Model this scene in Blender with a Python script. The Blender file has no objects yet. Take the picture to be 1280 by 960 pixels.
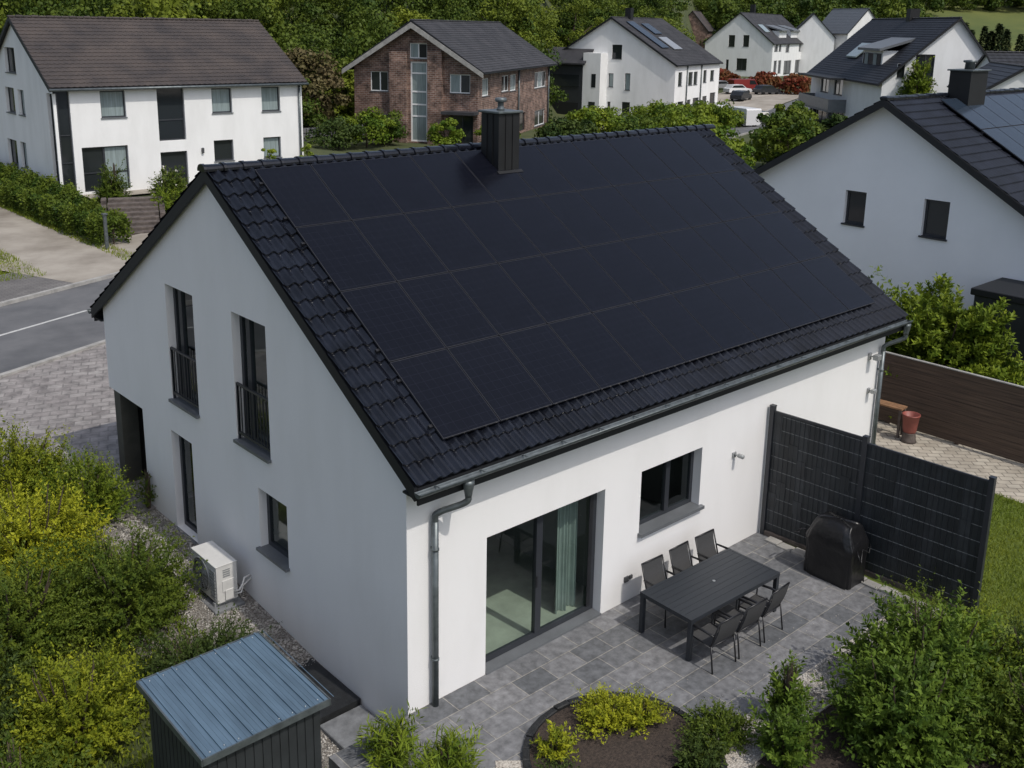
import bpy, math, random
import numpy as np
from mathutils import Matrix, Vector
rad = math.radians
SC = bpy.context.scene
COL = SC.collection

# ------------------------------------------------------------------ camera, sky, sun, exposure
cam_d = bpy.data.cameras.new('camera'); cam = bpy.data.objects.new('camera', cam_d); COL.objects.link(cam)
CAM = np.array([-7.649, -10.477, 9.662])
YAW, PITCH, ROLL = 0.738063, 0.247803, -0.01726
_f = np.array([math.sin(YAW)*math.cos(PITCH), math.cos(YAW)*math.cos(PITCH), -math.sin(PITCH)])
_r = np.array([math.cos(YAW), -math.sin(YAW), 0.0]); _d = np.cross(_f, _r)
_r2 = _r*math.cos(ROLL)+_d*math.sin(ROLL); _d2 = -_r*math.sin(ROLL)+_d*math.cos(ROLL)
cam.matrix_world = Matrix(((_r2[0], -_d2[0], -_f[0], CAM[0]), (_r2[1], -_d2[1], -_f[1], CAM[1]), (_r2[2], -_d2[2], -_f[2], CAM[2]), (0, 0, 0, 1)))
cam_d.sensor_width = 36; cam_d.lens = 36*1288.13/1280; cam_d.shift_y = -(480-358.3)/1280
cam_d.clip_end = 3000
SC.camera = cam

SUN = Vector((0.05, -0.7, 1.0)).normalized()
W = bpy.data.worlds.new('World'); SC.world = W; W.use_nodes = True
wn = W.node_tree.nodes; sky = wn.new('ShaderNodeTexSky'); sky.sky_type = 'NISHITA'; sky.sun_disc = False
sky.sun_elevation = math.asin(SUN.z); sky.sun_rotation = math.atan2(SUN.x, SUN.y)
sky.air_density = 1.0; sky.dust_density = 3.0; sky.ozone_density = 3.0
hs = wn.new('ShaderNodeHueSaturation'); hs.inputs['Saturation'].default_value = .7
W.node_tree.links.new(sky.outputs[0], hs.inputs['Color']); W.node_tree.links.new(hs.outputs[0], wn['Background'].inputs[0]); wn['Background'].inputs[1].default_value = 0.15
sd = bpy.data.lights.new('sun', 'SUN'); sd.energy = 2.45; sd.angle = rad(0.5); sd.color = (1, .95, .88)
so = bpy.data.objects.new('sun', sd); COL.objects.link(so); so.rotation_euler = SUN.to_track_quat('Z', 'Y').to_euler()
SC.view_settings.view_transform = 'Standard'; SC.view_settings.look = 'None'; SC.view_settings.gamma = 1
SC.view_settings.use_curve_mapping = False
SC.view_settings.exposure = -0.06
SC.render.engine = 'CYCLES'
SC.cycles.max_bounces = 6; SC.cycles.diffuse_bounces = 3; SC.cycles.transparent_max_bounces = 8

# ------------------------------------------------------------------ materials
def mat(name, col, rough=.6, metal=0, noise=0, nscale=3, bump=0, bscale=40, spec=.5, col2=None, detail=6, coord='Object', nlo=.35, nhi=.65, stretch=None):
    m = bpy.data.materials.new(name); m.use_nodes = True
    N = m.node_tree.nodes; L = m.node_tree.links; p = N['Principled BSDF']
    p.inputs['Base Color'].default_value = (*col, 1); p.inputs['Roughness'].default_value = rough
    p.inputs['Metallic'].default_value = metal; p.inputs['Specular IOR Level'].default_value = spec
    tc = N.new('ShaderNodeTexCoord'); src = tc.outputs[coord]
    if stretch:
        mp = N.new('ShaderNodeMapping'); mp.inputs['Scale'].default_value = stretch; L.new(src, mp.inputs[0]); src = mp.outputs[0]
    if noise or col2:
        n = N.new('ShaderNodeTexNoise'); n.inputs['Scale'].default_value = nscale; n.inputs['Detail'].default_value = detail
        n.inputs['Roughness'].default_value = .62; L.new(src, n.inputs['Vector'])
        r = N.new('ShaderNodeMapRange'); r.inputs[1].default_value = nlo; r.inputs[2].default_value = nhi; L.new(n.outputs[0], r.inputs[0])
        mx = N.new('ShaderNodeMix'); mx.data_type = 'RGBA'
        c2 = col2 or tuple(c*(1-noise) for c in col); c1 = col if col2 else tuple(min(1, c*(1+noise)) for c in col)
        mx.inputs[6].default_value = (*c1, 1); mx.inputs[7].default_value = (*c2, 1)
        L.new(r.outputs[0], mx.inputs[0]); L.new(mx.outputs[2], p.inputs['Base Color'])
    if bump:
        b = N.new('ShaderNodeTexNoise'); b.inputs['Scale'].default_value = bscale; b.inputs['Detail'].default_value = 4; L.new(src, b.inputs['Vector'])
        bp = N.new('ShaderNodeBump'); bp.inputs['Strength'].default_value = bump; bp.inputs['Distance'].default_value = .02
        L.new(b.outputs[0], bp.inputs['Height']); L.new(bp.outputs[0], p.inputs['Normal'])
    return m

def brick_mat(name, c1, c2, mortar, bw, bh, msize, rough=.7, rot=(0, 0, 0), noise=.25, nscale=2.5, bump=.5, offset=.5, freq=2, squash=1, spec=.4, wallmap=False):
    m = bpy.data.materials.new(name); m.use_nodes = True
    N = m.node_tree.nodes; L = m.node_tree.links; p = N['Principled BSDF']; p.inputs['Roughness'].default_value = rough
    p.inputs['Specular IOR Level'].default_value = spec
    tc = N.new('ShaderNodeTexCoord'); mp = N.new('ShaderNodeMapping'); mp.inputs['Rotation'].default_value = rot
    L.new(tc.outputs['Object'], mp.inputs[0])
    b = N.new('ShaderNodeTexBrick'); L.new(mp.outputs[0], b.inputs['Vector'])
    if wallmap:
        sx = N.new('ShaderNodeSeparateXYZ'); cx = N.new('ShaderNodeCombineXYZ'); a_ = N.new('ShaderNodeMath'); L.new(tc.outputs['Object'], sx.inputs[0])
        L.new(sx.outputs[0], a_.inputs[0]); L.new(sx.outputs[1], a_.inputs[1]); L.new(a_.outputs[0], cx.inputs[0]); L.new(sx.outputs[2], cx.inputs[1]); L.new(cx.outputs[0], b.inputs['Vector'])
    b.inputs['Color1'].default_value = (*c1, 1); b.inputs['Color2'].default_value = (*c2, 1); b.inputs['Mortar'].default_value = (*mortar, 1)
    b.inputs['Scale'].default_value = 1; b.inputs['Brick Width'].default_value = bw; b.inputs['Row Height'].default_value = bh
    b.inputs['Mortar Size'].default_value = msize; b.inputs['Mortar Smooth'].default_value = .3; b.offset = offset; b.offset_frequency = freq; b.squash = squash
    n = N.new('ShaderNodeTexNoise'); n.inputs['Scale'].default_value = nscale; n.inputs['Detail'].default_value = 8; n.inputs['Roughness'].default_value = .65
    L.new(tc.outputs['Object'], n.inputs['Vector'])
    r = N.new('ShaderNodeMapRange'); r.inputs[1].default_value = .3; r.inputs[2].default_value = .7; r.inputs[3].default_value = 1-noise; r.inputs[4].default_value = 1+noise
    L.new(n.outputs[0], r.inputs[0])
    mx = N.new('ShaderNodeVectorMath'); mx.operation = 'SCALE'; L.new(b.outputs[0], mx.inputs[0]); L.new(r.outputs[0], mx.inputs['Scale'])
    L.new(mx.outputs[0], p.inputs['Base Color'])
    ad = N.new('ShaderNodeMath'); ad.operation = 'MULTIPLY_ADD'; ad.inputs[1].default_value = .35
    iv = N.new('ShaderNodeMath'); iv.operation = 'SUBTRACT'; iv.inputs[0].default_value = 1; L.new(b.outputs['Fac'], iv.inputs[1])
    L.new(n.outputs[0], ad.inputs[0]); L.new(iv.outputs[0], ad.inputs[2])
    bp = N.new('ShaderNodeBump'); bp.inputs['Strength'].default_value = bump; bp.inputs['Distance'].default_value = .012
    L.new(ad.outputs[0], bp.inputs['Height']); L.new(bp.outputs[0], p.inputs['Normal'])
    return m

def leaf_mat(name, ca, cb, cc, trans=.22, rough=.5):
    """leaf colour runs ca..cb by leaf and towards cc by the twig's own tint"""
    m = bpy.data.materials.new(name); m.use_nodes = True
    N = m.node_tree.nodes; L = m.node_tree.links; p = N['Principled BSDF']; p.inputs['Roughness'].default_value = rough
    p.inputs['Specular IOR Level'].default_value = .12
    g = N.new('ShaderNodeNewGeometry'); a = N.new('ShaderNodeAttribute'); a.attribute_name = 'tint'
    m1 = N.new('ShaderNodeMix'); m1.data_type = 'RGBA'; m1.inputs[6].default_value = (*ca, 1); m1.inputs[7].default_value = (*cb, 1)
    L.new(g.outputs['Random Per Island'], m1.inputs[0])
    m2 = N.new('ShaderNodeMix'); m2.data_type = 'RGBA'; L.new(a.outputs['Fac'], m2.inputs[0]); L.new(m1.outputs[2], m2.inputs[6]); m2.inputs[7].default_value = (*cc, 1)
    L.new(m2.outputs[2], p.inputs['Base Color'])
    t = N.new('ShaderNodeBsdfTranslucent'); L.new(m2.outputs[2], t.inputs[0])
    ms = N.new('ShaderNodeMixShader'); ms.inputs[0].default_value = trans
    L.new(p.outputs[0], ms.inputs[1]); L.new(t.outputs[0], ms.inputs[2]); L.new(ms.outputs[0], N['Material Output'].inputs[0])
    return m

def glass_mat(name, tint, refl=.0):
    m = bpy.data.materials.new(name); m.use_nodes = True
    N = m.node_tree.nodes; L = m.node_tree.links; N.remove(N['Principled BSDF'])
    t = N.new('ShaderNodeBsdfTransparent'); t.inputs[0].default_value = (*tint, 1)
    g = N.new('ShaderNodeBsdfGlossy'); g.inputs['Roughness'].default_value = .0; g.inputs[0].default_value = (.9, .95, .95, 1)
    lw = N.new('ShaderNodeLayerWeight'); lw.inputs[0].default_value = .5; pw = N.new('ShaderNodeMath'); pw.operation = 'POWER'; pw.inputs[1].default_value = 4.5; L.new(lw.outputs['Facing'], pw.inputs[0])
    f = N.new('ShaderNodeMath'); f.operation = 'MULTIPLY_ADD'; f.inputs[1].default_value = .94; f.inputs[2].default_value = .06; L.new(pw.outputs[0], f.inputs[0])
    ms = N.new('ShaderNodeMixShader'); L.new(f.outputs[0], ms.inputs[0]); L.new(t.outputs[0], ms.inputs[1]); L.new(g.outputs[0], ms.inputs[2])
    L.new(ms.outputs[0], N['Material Output'].inputs[0]); return m

def pv_mat(name, base, line, rough):
    m = brick_mat(name, base, base, line, .158, .158, .004, rough=rough, noise=.15, nscale=1.5, bump=0, offset=0, spec=.24)
    N = m.node_tree.nodes; L = m.node_tree.links; oi = N.new('ShaderNodeObjectInfo'); n = N.new('ShaderNodeTexNoise'); n.inputs['Scale'].default_value = 1.4; n.inputs['Detail'].default_value = 8
    r = N.new('ShaderNodeMath'); r.operation = 'MULTIPLY_ADD'; r.inputs[1].default_value = .09; r.inputs[2].default_value = rough-.045; L.new(oi.outputs['Random'], r.inputs[0])
    r2 = N.new('ShaderNodeMath'); r2.operation = 'MULTIPLY_ADD'; r2.inputs[1].default_value = .14; L.new(n.outputs[0], r2.inputs[0]); L.new(r.outputs[0], r2.inputs[2]); L.new(r2.outputs[0], N['Principled BSDF'].inputs['Roughness'])
    return m

M = {}
M['plaster'] = mat('white_render', (.79, .78, .77), .88, col2=(.74, .73, .715), nscale=1.3, nlo=.45, nhi=.8, detail=12, stretch=(1, 1, .35), bump=.22, bscale=150)
M['plaster_far'] = mat('white_render_far', (.8, .8, .79), .9, col2=(.69, .69, .675), nscale=.9, nlo=.42, nhi=.8, detail=10, stretch=(1, 1, .3))
M['plaster_cool'] = mat('cool_white_render', (.83, .84, .86), .9, noise=.03, nscale=.5, bump=.08, bscale=90)
M['tile'] = mat('glazed_roof_tile', (.007, .0085, .0135), .22, noise=.5, nscale=2.2, spec=.55, bump=.05, bscale=60)
M['tile_matt'] = mat('dark_roof_tile', (.014, .015, .019), .5, noise=.35, nscale=1.2)
M['tile_brown'] = mat('brown_roof_tile', (.072, .057, .05), .75, col2=(.035, .03, .03), nscale=.55, detail=12)
M['tile_grey'] = mat('grey_roof_tile', (.045, .044, .048), .7, col2=(.022, .022, .025), nscale=.7, detail=10)
M['board'] = mat('black_board', (.008, .009, .011), .6)
M['frame'] = mat('anthracite_frame', (.028, .031, .037), .4, noise=.1)
M['alu'] = mat('grey_sill_metal', (.16, .17, .18), .45, metal=.3, noise=.1)
M['zinc'] = mat('zinc', (.12, .137, .142), .42, metal=.5, noise=.25, nscale=6)
M['steel'] = mat('bright_steel', (.55, .56, .57), .3, metal=.9)
M['black_metal'] = mat('black_metal', (.012, .012, .014), .4, noise=.2)
M['clad'] = mat('chimney_cladding', (.006, .0062, .007), .6, noise=.3, nscale=3)
M['glass'] = glass_mat('window_glass', (.86, .94, .9))
M['pane_dark'] = mat('dark_window_pane', (.02, .024, .026), .06, spec=.6)
M['pane_light'] = mat('curtained_window_pane', (.24, .29, .29), .12, noise=.2, nscale=2, stretch=(6, 6, .3))
M['curtain'] = mat('pale_curtain', (.3, .3, .29), .9, noise=.1)
M['curtain_green'] = mat('sage_curtain', (.21, .25, .235), .9, noise=.1)
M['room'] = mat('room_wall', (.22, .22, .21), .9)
M['room_floor'] = mat('room_floor', (.3, .32, .27), .5, noise=.15, nscale=2)
M['pv'] = pv_mat('solar_glass', (.0042, .0048, .0085), (.0095, .0105, .0165), .12)
M['pv_frame'] = mat('solar_frame', (.042, .043, .05), .4, metal=.2)
M['pv2'] = pv_mat('solar_glass_blue', (.02, .03, .045), (.03, .04, .055), .1)
M['patio'] = brick_mat('slate_paving', (.1, .105, .112), (.19, .19, .195), (.255, .245, .225), .62, .41, .011, rough=.66, noise=.42, nscale=7, bump=.8, freq=2, offset=.37)
M['slab'] = mat('grey_slab', (.16, .165, .17), .7, noise=.3, nscale=5, bump=.2)
M['mat'] = mat('dark_grating', (.014, .015, .016), .6, noise=.4, nscale=9, bump=.4, bscale=90)
M['gravel'] = mat('gravel', (.25, .23, .2), .9, col2=(.07, .06, .052), nscale=38, bump=1, bscale=42, nlo=.42, nhi=.62, detail=3)
M['gravel_pale'] = mat('pale_gravel', (.52, .48, .42), .9, col2=(.2, .17, .14), nscale=32, bump=1, bscale=36, nlo=.45, nhi=.66, detail=3)
M['soil'] = mat('bark_soil', (.06, .043, .032), .95, col2=(.025, .018, .014), nscale=24, bump=1, bscale=30)
M['stone'] = mat('pebble', (.36, .34, .31), .85, noise=.5, nscale=4)
M['asphalt'] = mat('asphalt', (.15, .15, .153), .85, col2=(.085, .087, .092), nscale=.4, detail=14, bump=.2, bscale=60)
M['paint'] = mat('road_paint', (.5, .5, .48), .8, col2=(.22, .22, .22), nscale=5, nlo=.5, nhi=.75)
M['kerb'] = mat('kerb_stone', (.32, .31, .29), .85, noise=.2, nscale=3)
M['pavement'] = brick_mat('pavement', (.14, .13, .125), (.17, .16, .15), (.09, .085, .08), .3, .15, .012, noise=.25, nscale=.8)
M['concrete'] = mat('pale_concrete', (.36, .325, .275), .9, col2=(.17, .145, .115), nscale=.32, detail=12, nlo=.4, nhi=.72, bump=.2, bscale=20)
M['cobble'] = brick_mat('yard_paving', (.22, .2, .19), (.28, .26, .245), (.19, .175, .165), .4, .3, .02, noise=.45, nscale=2.5, bump=.9, rot=(0, 0, rad(22)))
M['path'] = brick_mat('beige_paving', (.36, .32, .26), (.44, .4, .33), (.2, .18, .15), .3, .2, .015, noise=.25, nscale=1.5, rot=(0, 0, rad(45)))
M['lawn'] = mat('lawn', (.13, .17, .025), .95, col2=(.085, .12, .018), nscale=3, bump=.6, bscale=80)
M['terrain'] = mat('rough_grass', (.075, .085, .025), .95, col2=(.035, .05, .014), nscale=.35, bump=.5, bscale=8, detail=10)
M['meadow'] = mat('meadow', (.12, .135, .028), .95, col2=(.07, .095, .02), nscale=.05, detail=8)
M['shed_roof'] = mat('blue_grey_sheet', (.105, .16, .215), .42, metal=.15, noise=.16, nscale=2.2, stretch=(4, .6, 1))
M['shed_wall'] = mat('dark_shed_cladding', (.022, .025, .027), .6, noise=.2)
M['ac'] = mat('cream_enamel', (.62, .61, .58), .45, noise=.06, nscale=4)
M['ac_grey'] = mat('fan_grille_grey', (.33, .34, .34), .4, metal=.3)
M['screen'] = mat('privacy_strip', (.017, .021, .024), .5, noise=.4, nscale=2.5, stretch=(1, 1, .4))
M['screen_light'] = mat('privacy_strip_lighter', (.026, .03, .034), .5, noise=.4, nscale=2.5)
M['screen_wire'] = mat('screen_rod', (.2, .21, .21), .5, noise=.4, nscale=30)
M['cover'] = mat('black_tarpaulin', (.008, .008, .009), .36, bump=1, bscale=6)
M['table'] = mat('anthracite_table', (.026, .03, .036), .45, noise=.15, nscale=6, stretch=(.3, 8, 1))
M['mesh'] = mat('charcoal_textile', (.045, .045, .046), .8, noise=.15, nscale=60)
M['wood_brown'] = mat('brown_boards', (.115, .078, .055), .8, col2=(.05, .034, .025), nscale=3, stretch=(1, .25, 9), bump=.3, bscale=12)
M['wood_pale'] = mat('orange_wood', (.24, .13, .065), .7, noise=.25, nscale=6)
M['grey_wood'] = mat('weathered_wood', (.14, .115, .1), .9, col2=(.055, .045, .04), nscale=4, detail=10)
M['red'] = mat('red_paint', (.22, .06, .045), .5, noise=.2)
M['brick'] = brick_mat('red_brick', (.1, .05, .037), (.215, .125, .093), (.27, .23, .2), .42, .16, .02, wallmap=True, noise=.75, nscale=1.1, bump=.4)
M['bark'] = mat('bark', (.07, .05, .035), .95, noise=.3, nscale=8)
M['car_white'] = mat('white_car_paint', (.7, .7, .7), .25, spec=.6); M['car_dark'] = mat('dark_car_paint', (.02, .022, .026), .25, spec=.6)
M['car_red'] = mat('red_car_paint', (.2, .025, .022), .3); M['car_silver'] = mat('silver_car_paint', (.35, .36, .37), .3, metal=.4)
M['rubber'] = mat('tyre', (.015, .015, .015), .8)
M['socket'] = mat('grey_socket', (.06, .062, .066), .5)
M['dark_recess'] = mat('dark_cladding', (.02, .019, .017), .7, noise=.2)
M['post_olive'] = mat('olive_post', (.055, .055, .045), .7, noise=.2)
M['flower'] = mat('white_flower', (.75, .72, .66), .8)
# foliage
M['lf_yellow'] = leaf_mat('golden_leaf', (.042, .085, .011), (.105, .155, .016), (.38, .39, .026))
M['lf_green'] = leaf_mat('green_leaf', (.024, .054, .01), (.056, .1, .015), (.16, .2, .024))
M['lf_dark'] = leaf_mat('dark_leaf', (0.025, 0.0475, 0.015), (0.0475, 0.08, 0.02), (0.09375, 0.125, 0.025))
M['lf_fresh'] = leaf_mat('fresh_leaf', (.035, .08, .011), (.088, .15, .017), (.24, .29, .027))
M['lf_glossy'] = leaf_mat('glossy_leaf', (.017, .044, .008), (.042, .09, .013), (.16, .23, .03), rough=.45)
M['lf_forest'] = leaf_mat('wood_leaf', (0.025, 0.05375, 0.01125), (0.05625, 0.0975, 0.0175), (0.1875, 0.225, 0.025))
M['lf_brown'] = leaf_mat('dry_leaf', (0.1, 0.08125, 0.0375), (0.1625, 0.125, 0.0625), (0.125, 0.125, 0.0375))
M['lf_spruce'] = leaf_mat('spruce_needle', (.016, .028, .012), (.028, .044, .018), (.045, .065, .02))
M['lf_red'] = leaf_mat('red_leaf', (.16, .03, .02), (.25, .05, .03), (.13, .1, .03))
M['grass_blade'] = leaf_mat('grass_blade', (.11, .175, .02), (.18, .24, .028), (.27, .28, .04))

# ------------------------------------------------------------------ mesh helpers
ID = lambda x, y, z: (x, y, z)
class MB:
    def __init__(s, f=ID): s.v = []; s.f = []; s.mi = []; s.fn = f; s.cur = 0; s.sm = []
    def add(s, vs, fs, smooth=False, fn=None):
        n = len(s.v); g = fn or s.fn; s.v += [g(*p) for p in vs]
        for q in fs: s.f.append([n+i for i in q]); s.mi.append(s.cur); s.sm.append(smooth)
    def box(s, x0, x1, y0, y1, z0, z1, bev=0, fn=None):
        if bev:
            b = bev; P = []
            for z, i in ((z0, b), (z0+b, 0), (z1-b, 0), (z1, b)):
                P += [(x0+i+b*(i == 0)*0, y0+i, z), (x1-i, y0+i, z), (x1-i, y1-i, z), (x0+i, y1-i, z)]
            F = [(3, 2, 1, 0), (12, 13, 14, 15)]
            for k in range(3):
                for j in range(4): F.append((k*4+j, k*4+(j+1) % 4, k*4+4+(j+1) % 4, k*4+4+j))
            s.add(P, F, fn=fn); return
        s.add([(x0, y0, z0), (x1, y0, z0), (x1, y1, z0), (x0, y1, z0), (x0, y0, z1), (x1, y0, z1), (x1, y1, z1), (x0, y1, z1)],
              [(3, 2, 1, 0), (4, 5, 6, 7), (0, 1, 5, 4), (1, 2, 6, 5), (2, 3, 7, 6), (3, 0, 4, 7)], fn=fn)
    def poly(s, pts, h0, h1, fn=None):          # vertical prism over an xy polygon
        n = len(pts); s.add([(x, y, h0) for x, y in pts]+[(x, y, h1) for x, y in pts],
              [tuple(range(n))[::-1], tuple(range(n, 2*n))]+[(i, (i+1) % n, n+(i+1) % n, n+i) for i in range(n)], fn=fn)
    def prism(s, pts, axis_pts):               # extrude polygon (list of 3D) by vector
        n = len(pts); d = axis_pts; s.add(list(pts)+[(p[0]+d[0], p[1]+d[1], p[2]+d[2]) for p in pts],
              [tuple(range(n))[::-1], tuple(range(n, 2*n))]+[(i, (i+1) % n, n+(i+1) % n, n+i) for i in range(n)])
    def tube(s, pts, r, n=8, cap=True, fn=None):
        pts = [Vector(p) for p in pts]; k = len(pts); rr = r if isinstance(r, (list, tuple)) else [r]*k
        vs = []; up = None
        for i, p in enumerate(pts):
            t = (pts[min(i+1, k-1)]-pts[max(i-1, 0)]).normalized()
            if up is None: up = Vector((0, 0, 1)) if abs(t.z) < .9 else Vector((1, 0, 0))
            a = t.cross(up).normalized(); b = a.cross(t).normalized(); up = b
            for j in range(n):
                w = 2*math.pi*j/n; q = p+a*(math.cos(w)*rr[i])+b*(math.sin(w)*rr[i]); vs.append(tuple(q))
        fs = [(i*n+j, i*n+(j+1) % n, (i+1)*n+(j+1) % n, (i+1)*n+j) for i in range(k-1) for j in range(n)]
        if cap: fs += [tuple(range(n))[::-1], tuple(range((k-1)*n, k*n))]
        s.add(vs, fs, smooth=n > 5, fn=fn)
    def lathe(s, prof, c=(0, 0, 0), n=20, axis='z', fn=None):
        vs = []
        for r, h in prof:
            for j in range(n):
                w = 2*math.pi*j/n; a, b = r*math.cos(w), r*math.sin(w)
                p = {'z': (a, b, h), 'x': (h, a, b), 'y': (a, h, b)}[axis]; vs.append((p[0]+c[0], p[1]+c[1], p[2]+c[2]))
        k = len(prof); fs = [(i*n+j, i*n+(j+1) % n, (i+1)*n+(j+1) % n, (i+1)*n+j) for i in range(k-1) for j in range(n)]
        fs += [tuple(range(n))[::-1], tuple(range((k-1)*n, k*n))]
        s.add(vs, fs, smooth=True, fn=fn)
    def build(s, name, m, parent=None, smooth=None):
        me = bpy.data.meshes.new(name); me.from_pydata(s.v, [], s.f)
        for x in (m if isinstance(m, (list, tuple)) else [m]): me.materials.append(M[x])
        me.polygons.foreach_set('material_index', s.mi); me.polygons.foreach_set('use_smooth', s.sm if smooth is None else [smooth]*len(s.f)); me.update()
        o = bpy.data.objects.new(name, me); COL.objects.link(o)
        if parent: o.parent = parent
        return o

def tag(o, label=None, cat=None, group=None, kind=None):
    if label: o['label'] = label
    if cat: o['category'] = cat
    if group: o['group'] = group
    if kind: o['kind'] = kind
    return o
def thing(name, label, cat, loc=(0, 0, 0), rz=0, group=None):
    o = bpy.data.objects.new(name, None); COL.objects.link(o); o.empty_display_size = .3
    o.location = loc; o.rotation_euler = (0, 0, rz); return tag(o, label, cat, group)
def struct(o): o['kind'] = 'structure'; return o
def dup(o, loc=None, rz=None, label=None, scale=None):
    def rec(a, par):
        c = a.copy(); COL.objects.link(c)
        if par: c.parent = par
        for ch in a.children: rec(ch, c)
        return c
    c = rec(o, None)
    if loc is not None: c.location = loc
    if rz is not None: c.rotation_euler = (0, 0, rz)
    if scale: c.scale = (scale if isinstance(scale, tuple) else (scale,)*3)
    if label: c['label'] = label
    return c
def np_mesh(name, verts, quads, m, parent=None, tint=None, loc=None):
    me = bpy.data.meshes.new(name); nv, nf = len(verts), len(quads); k = quads.shape[1]
    me.vertices.add(nv); me.vertices.foreach_set('co', np.ascontiguousarray(verts, dtype=np.float32).ravel())
    me.loops.add(nf*k); me.loops.foreach_set('vertex_index', np.ascontiguousarray(quads, dtype=np.int32).ravel())
    me.polygons.add(nf); me.polygons.foreach_set('loop_start', np.arange(0, nf*k, k, dtype=np.int32))
    if tint is not None:
        a = me.attributes.new('tint', 'FLOAT', 'POINT'); a.data.foreach_set('value', np.ascontiguousarray(tint, dtype=np.float32))
    me.materials.append(M[m]); me.update(calc_edges=True); me.validate()
    o = bpy.data.objects.new(name, me); COL.objects.link(o)
    if parent: o.parent = parent
    if loc is not None: o.location = loc
    return o
def unit(a): return a/np.maximum(np.linalg.norm(a, axis=-1, keepdims=True), 1e-9)
def leaves(P, T, Nn, size, aspect, tint):
    """four-cornered folded leaves: base, side, tip, side"""
    B = unit(np.cross(T, Nn)); s = size[:, None]; w = s*aspect*.5
    v = np.stack([P, P+T*s*.45+B*w+Nn*w*.35, P+T*s, P+T*s*.45-B*w+Nn*w*.35], 1).reshape(-1, 3)
    q = np.arange(len(P)*4).reshape(-1, 4); return v, q, np.repeat(tint, 4)
def smooth01(e0, e1, x):
    t = np.clip((x-e0)/(e1-e0), 0, 1); return t*t*(3-2*t)

# ------------------------------------------------------------------ terrain
FW = np.array([math.sin(YAW), math.cos(YAW)]); RT = np.array([math.cos(YAW), -math.sin(YAW)])
def st(x, y):
    dx, dy = np.asarray(x, float)-CAM[0], np.asarray(y, float)-CAM[1]
    return dx*FW[0]+dy*FW[1], dx*RT[0]+dy*RT[1]
def gz(x, y):
    x = np.asarray(x, float); y = np.asarray(y, float)
    z = -np.clip(.58-.085*np.maximum(y, 0), 0, .6)*smooth01(.9, .1, x)*smooth01(-30, -12, x)*smooth01(14, 6.5, y)
    z = z+.8*smooth01(9.0, 10.2, x)*smooth01(36, 41, y)*(1-smooth01(30, 38, x))
    z = z-1.6*np.exp(-((x-92)**2+(y-78)**2)/(2*15**2))-.5*np.exp(-((x-55)**2+(y-63)**2)/(2*10**2))
    s, t = st(x, y); q = t/np.maximum(s, 1)
    s0 = np.interp(q, [-.5, -.2, -.17, .02, .04, .15, .17, .6], [85, 88, 105, 120, 165, 168, 255, 255])
    h = .3*np.maximum(0, s-s0); h = 45*(1-np.exp(-h/45)); return z+np.where(s > 60, h, 0)
def axis(lo, hi, near, step0, grow):
    a = [near]; d = step0
    while a[-1] < hi: a.append(a[-1]+d); d *= grow
    b = [near]; d = step0
    while b[-1] > lo: b.append(b[-1]-d); d *= grow
    return np.array(sorted(set(b+a)))
def grid_obj(name, xs, ys, zf, m):
    X, Y = np.meshgrid(xs, ys); Z = zf(X, Y); V = np.stack([X, Y, Z], -1).reshape(-1, 3); nx, ny = len(xs), len(ys)
    i = np.arange((ny-1)*(nx-1)); r, c = i//(nx-1), i % (nx-1); b = r*nx+c
    o = np_mesh(name, V, np.stack([b, b+1, b+nx+1, b+nx], 1), m); o.data.polygons.foreach_set('use_smooth', [True]*len(i)); return o
tx = axis(-120, 900, 0, .5, 1.035); ty = axis(-120, 900, 2, .5, 1.035)
terrain = struct(grid_obj('ground', tx, ty, lambda x, y: gz(x, y)-.07, 'terrain'))
def strip(name, p0, u, v, u0, u1, v0, v1, m, dz, du=2.0, dv=2.0):
    """sheet lying on the terrain in a rotated frame"""
    us = np.linspace(u0, u1, max(2, int((u1-u0)/du)+1)); vs = np.linspace(v0, v1, max(2, int((v1-v0)/dv)+1))
    U, Vv = np.meshgrid(us, vs); X = p0[0]+u[0]*U+v[0]*Vv; Y = p0[1]+u[1]*U+v[1]*Vv; Z = gz(X, Y)+dz
    nx = len(us); i = np.arange((len(vs)-1)*(nx-1)); r, c = i//(nx-1), i % (nx-1); b = r*nx+c
    return struct(np_mesh(name, np.stack([X, Y, Z], -1).reshape(-1, 3), np.stack([b, b+1, b+nx+1, b+nx], 1), m))
RA = rad(21.5); RU = (math.cos(RA), math.sin(RA)); RV = (-math.sin(RA), math.cos(RA))
strip('road', (0, 0), RU, RV, -60, 190, 17.75, 23.9, 'asphalt', .0)
for a, b, c in ((-60, 4.5, 20.9), (9, 13, 20.95), (16, 20, 20.95), (23, 27, 20.95), (60, 64, 20.95), (70, 74, 20.95), (80, 84, 20.95)):
    strip('lane_marking', (0, 0), RU, RV, a, b, c, c+.13, 'paint', .006)
mb = MB(lambda u, v, z: (RU[0]*u+RV[0]*v, RU[1]*u+RV[1]*v, z+float(gz(RU[0]*u+RV[0]*v, RU[1]*u+RV[1]*v))))
rr = random.Random(3)
for side, h in ((23.9, .12), (17.55, .07)):
    u = -40
    while u < 130: mb.box(u, u+.99, side, side+.18, -.15, h); u += 1.0
struct(mb.build('kerb', 'kerb'))
strip('pavement', (0, 0), RU, RV, -60, 15.2, 24.08, 27.5, 'pavement', .1)
strip('driveway', (0, 0), RU, RV, 15.2, 30, 24.08, 29.0, 'concrete', .104)
strip('driveway', (0, 0), RU, RV, 88, 160, 24.1, 37, 'concrete', .03)
strip('driveway', (0, 0), (1, 0), (0, 1), 4.9, 8.3, 29.0, 60, 'concrete', .06)
strip('driveway', (0, 0), RU, RV, 15.6, 22.5, 28.9, 33.4, 'concrete', .068)
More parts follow.
